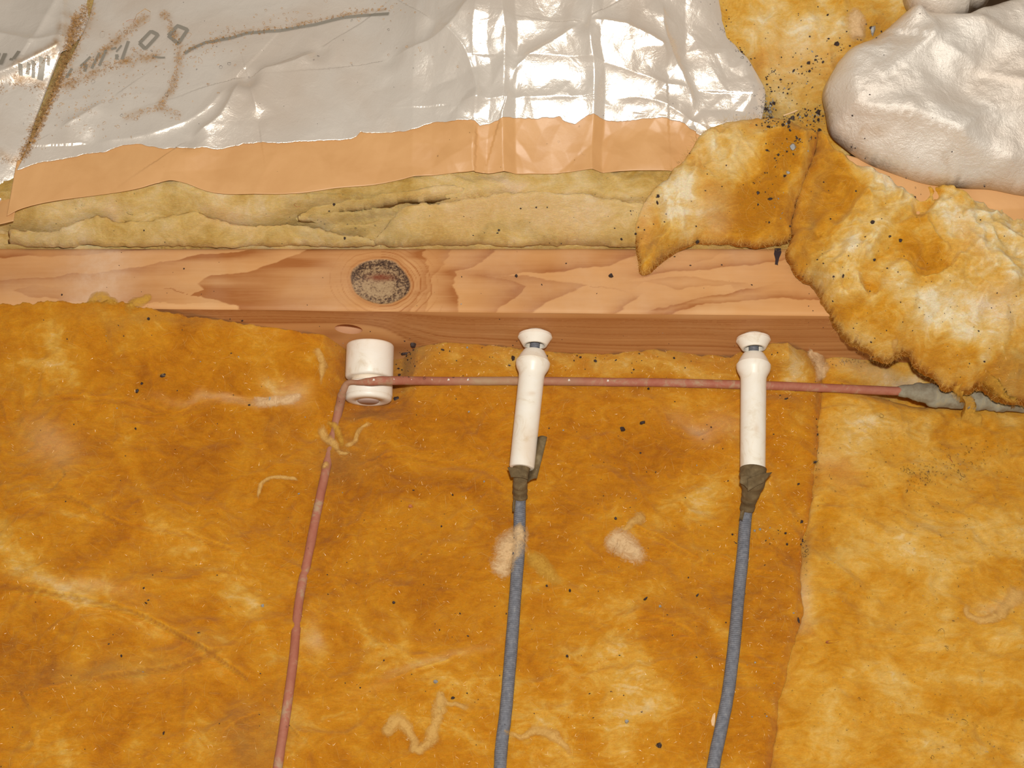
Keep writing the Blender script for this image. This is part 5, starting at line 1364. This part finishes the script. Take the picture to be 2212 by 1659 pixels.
CL = [(1664, 170, 9, 30, -15, 40), (1660, 235, 9, 16, -10, 130), (1690, 262, 24, 9, 10, 60), (1745, 250, 14, 10, 0, 60), (1768, 262, 8, 16, 0, 50), (1715, 160, 50, 14, 35, 60), (1760, 140, 40, 12, 40, 40), (1725, 195, 30, 30, 30, 50), (1815, 100, 30, 10, 40, 16), (1600, 110, 20, 6, -50, 30), (1568, 55, 5, 14, -20, 18), (1700, 60, 90, 40, 0, 22), (1560, 5, 30, 8, 0, 12), (1880, 60, 26, 20, 0, 12),
      (1675, 335, 10, 18, 20, 30), (1725, 305, 12, 8, 0, 24), (1670, 420, 14, 40, 0, 24), (1550, 420, 90, 70, 0, 40), (1640, 400, 60, 60, 0, 30), (1900, 520, 110, 90, 0, 70), (2000, 650, 90, 80, 0, 40), (1800, 640, 60, 70, 0, 24), (2150, 700, 60, 90, 0, 30),
      (2060, 1010, 45, 16, 12, 60), (1995, 1015, 20, 14, 0, 40), (2090, 970, 30, 8, 10, 24), (1960, 1020, 10, 8, 0, 20), (1990, 1040, 14, 8, 40, 24), (1950, 990, 120, 60, 0, 60), (2100, 1120, 90, 60, 0, 40), (1835, 780, 40, 6, 5, 46), (1705, 855, 10, 5, 0, 14), (1763, 960, 3, 50, 0, 30), (1737, 1180, 5, 40, 5, 40), (1675, 1160, 12, 10, 0, 14),
      (1900, 1100, 180, 150, 0, 90), (2000, 1400, 180, 150, 0, 90), (2110, 1590, 60, 40, 0, 40), (1900, 1560, 150, 60, 0, 40), (1450, 1000, 160, 160, 0, 70), (1400, 1400, 180, 150, 0, 60), (900, 1100, 180, 180, 0, 60), (900, 1500, 180, 100, 0, 50), (300, 1000, 250, 200, 0, 60), (250, 1450, 220, 150, 0, 36), (1300, 780, 220, 16, 0, 50), (950, 760, 70, 14, 0, 30), (880, 790, 24, 20, 0, 40), (400, 720, 250, 20, 0, 24),
      (1150, 480, 180, 30, 0, 40), (1390, 470, 30, 40, 0, 30), (700, 480, 60, 20, 0, 16), (240, 470, 160, 40, 0, 14), (1200, 600, 300, 40, 0, 26), (300, 600, 200, 40, 0, 12), (1000, 150, 300, 100, 0, 24), (300, 150, 200, 80, 0, 46), (1100, 330, 300, 30, 0, 10), (2000, 250, 120, 100, 0, 10), (1840, 318, 5, 4, 0, 14), (2150, 820, 30, 30, 0, 20), (1620, 270, 60, 16, 0, 20)]
scatter('dark_crumbs', CL, M_dark, 'scattered fine black crumbs and grit over foil, fiber and joist', 0.00040, 3)
CG = [(1660, 235, 9, 20, -10, 60), (1750, 255, 20, 10, 0, 30), (1722, 310, 14, 8, 0, 20), (1680, 440, 14, 30, 0, 16), (2040, 1010, 50, 20, 10, 20), (1640, 1150, 20, 20, 0, 10), (800, 1100, 400, 250, 0, 40), (1800, 1300, 250, 200, 0, 40), (2100, 1600, 60, 40, 0, 20), (1700, 150, 60, 60, 0, 20), (1830, 780, 40, 6, 5, 14), (300, 1350, 200, 200, 0, 16), (500, 780, 250, 50, 0, 10)]
scatter('grey_grit', CG, M_grey, 'fine pale grey grit sprinkled among the black crumbs', 0.00040, 5)
CS = []
for pl, w, v in DIRT + [([(-20, 190), (40, 180), (100, 190), (130, 190)], 11, 1.0), ([(30, 165), (80, 140), (130, 115)], 8, 1.0), ([(165, 40), (140, 130), (120, 190), (85, 265), (50, 335)], 9, 7), ([(185, 20), (160, 70), (145, 130)], 14, 5), ([(10, 345), (45, 345)], 10, 1)]:
    for a_, b_ in resample(np.array(pl, float), step=12): CS.append((a_, b_, w * .55, w * .55, 0, int(11 * v)))
CS += [(250, 190, 130, 50, 15, 160), (150, 230, 60, 40, 0, 60), (830, 20, 60, 12, 10, 30), (620, 40, 120, 12, 12, 60), (900, 90, 60, 30, 0, 14), (440, 110, 50, 20, 0, 40)]
scatter('tan_dirt', CS, M_sand, 'tan sandy dirt caught in the creases and gap of the foil at upper left', 0.00055, 6, 'dirt', .35)
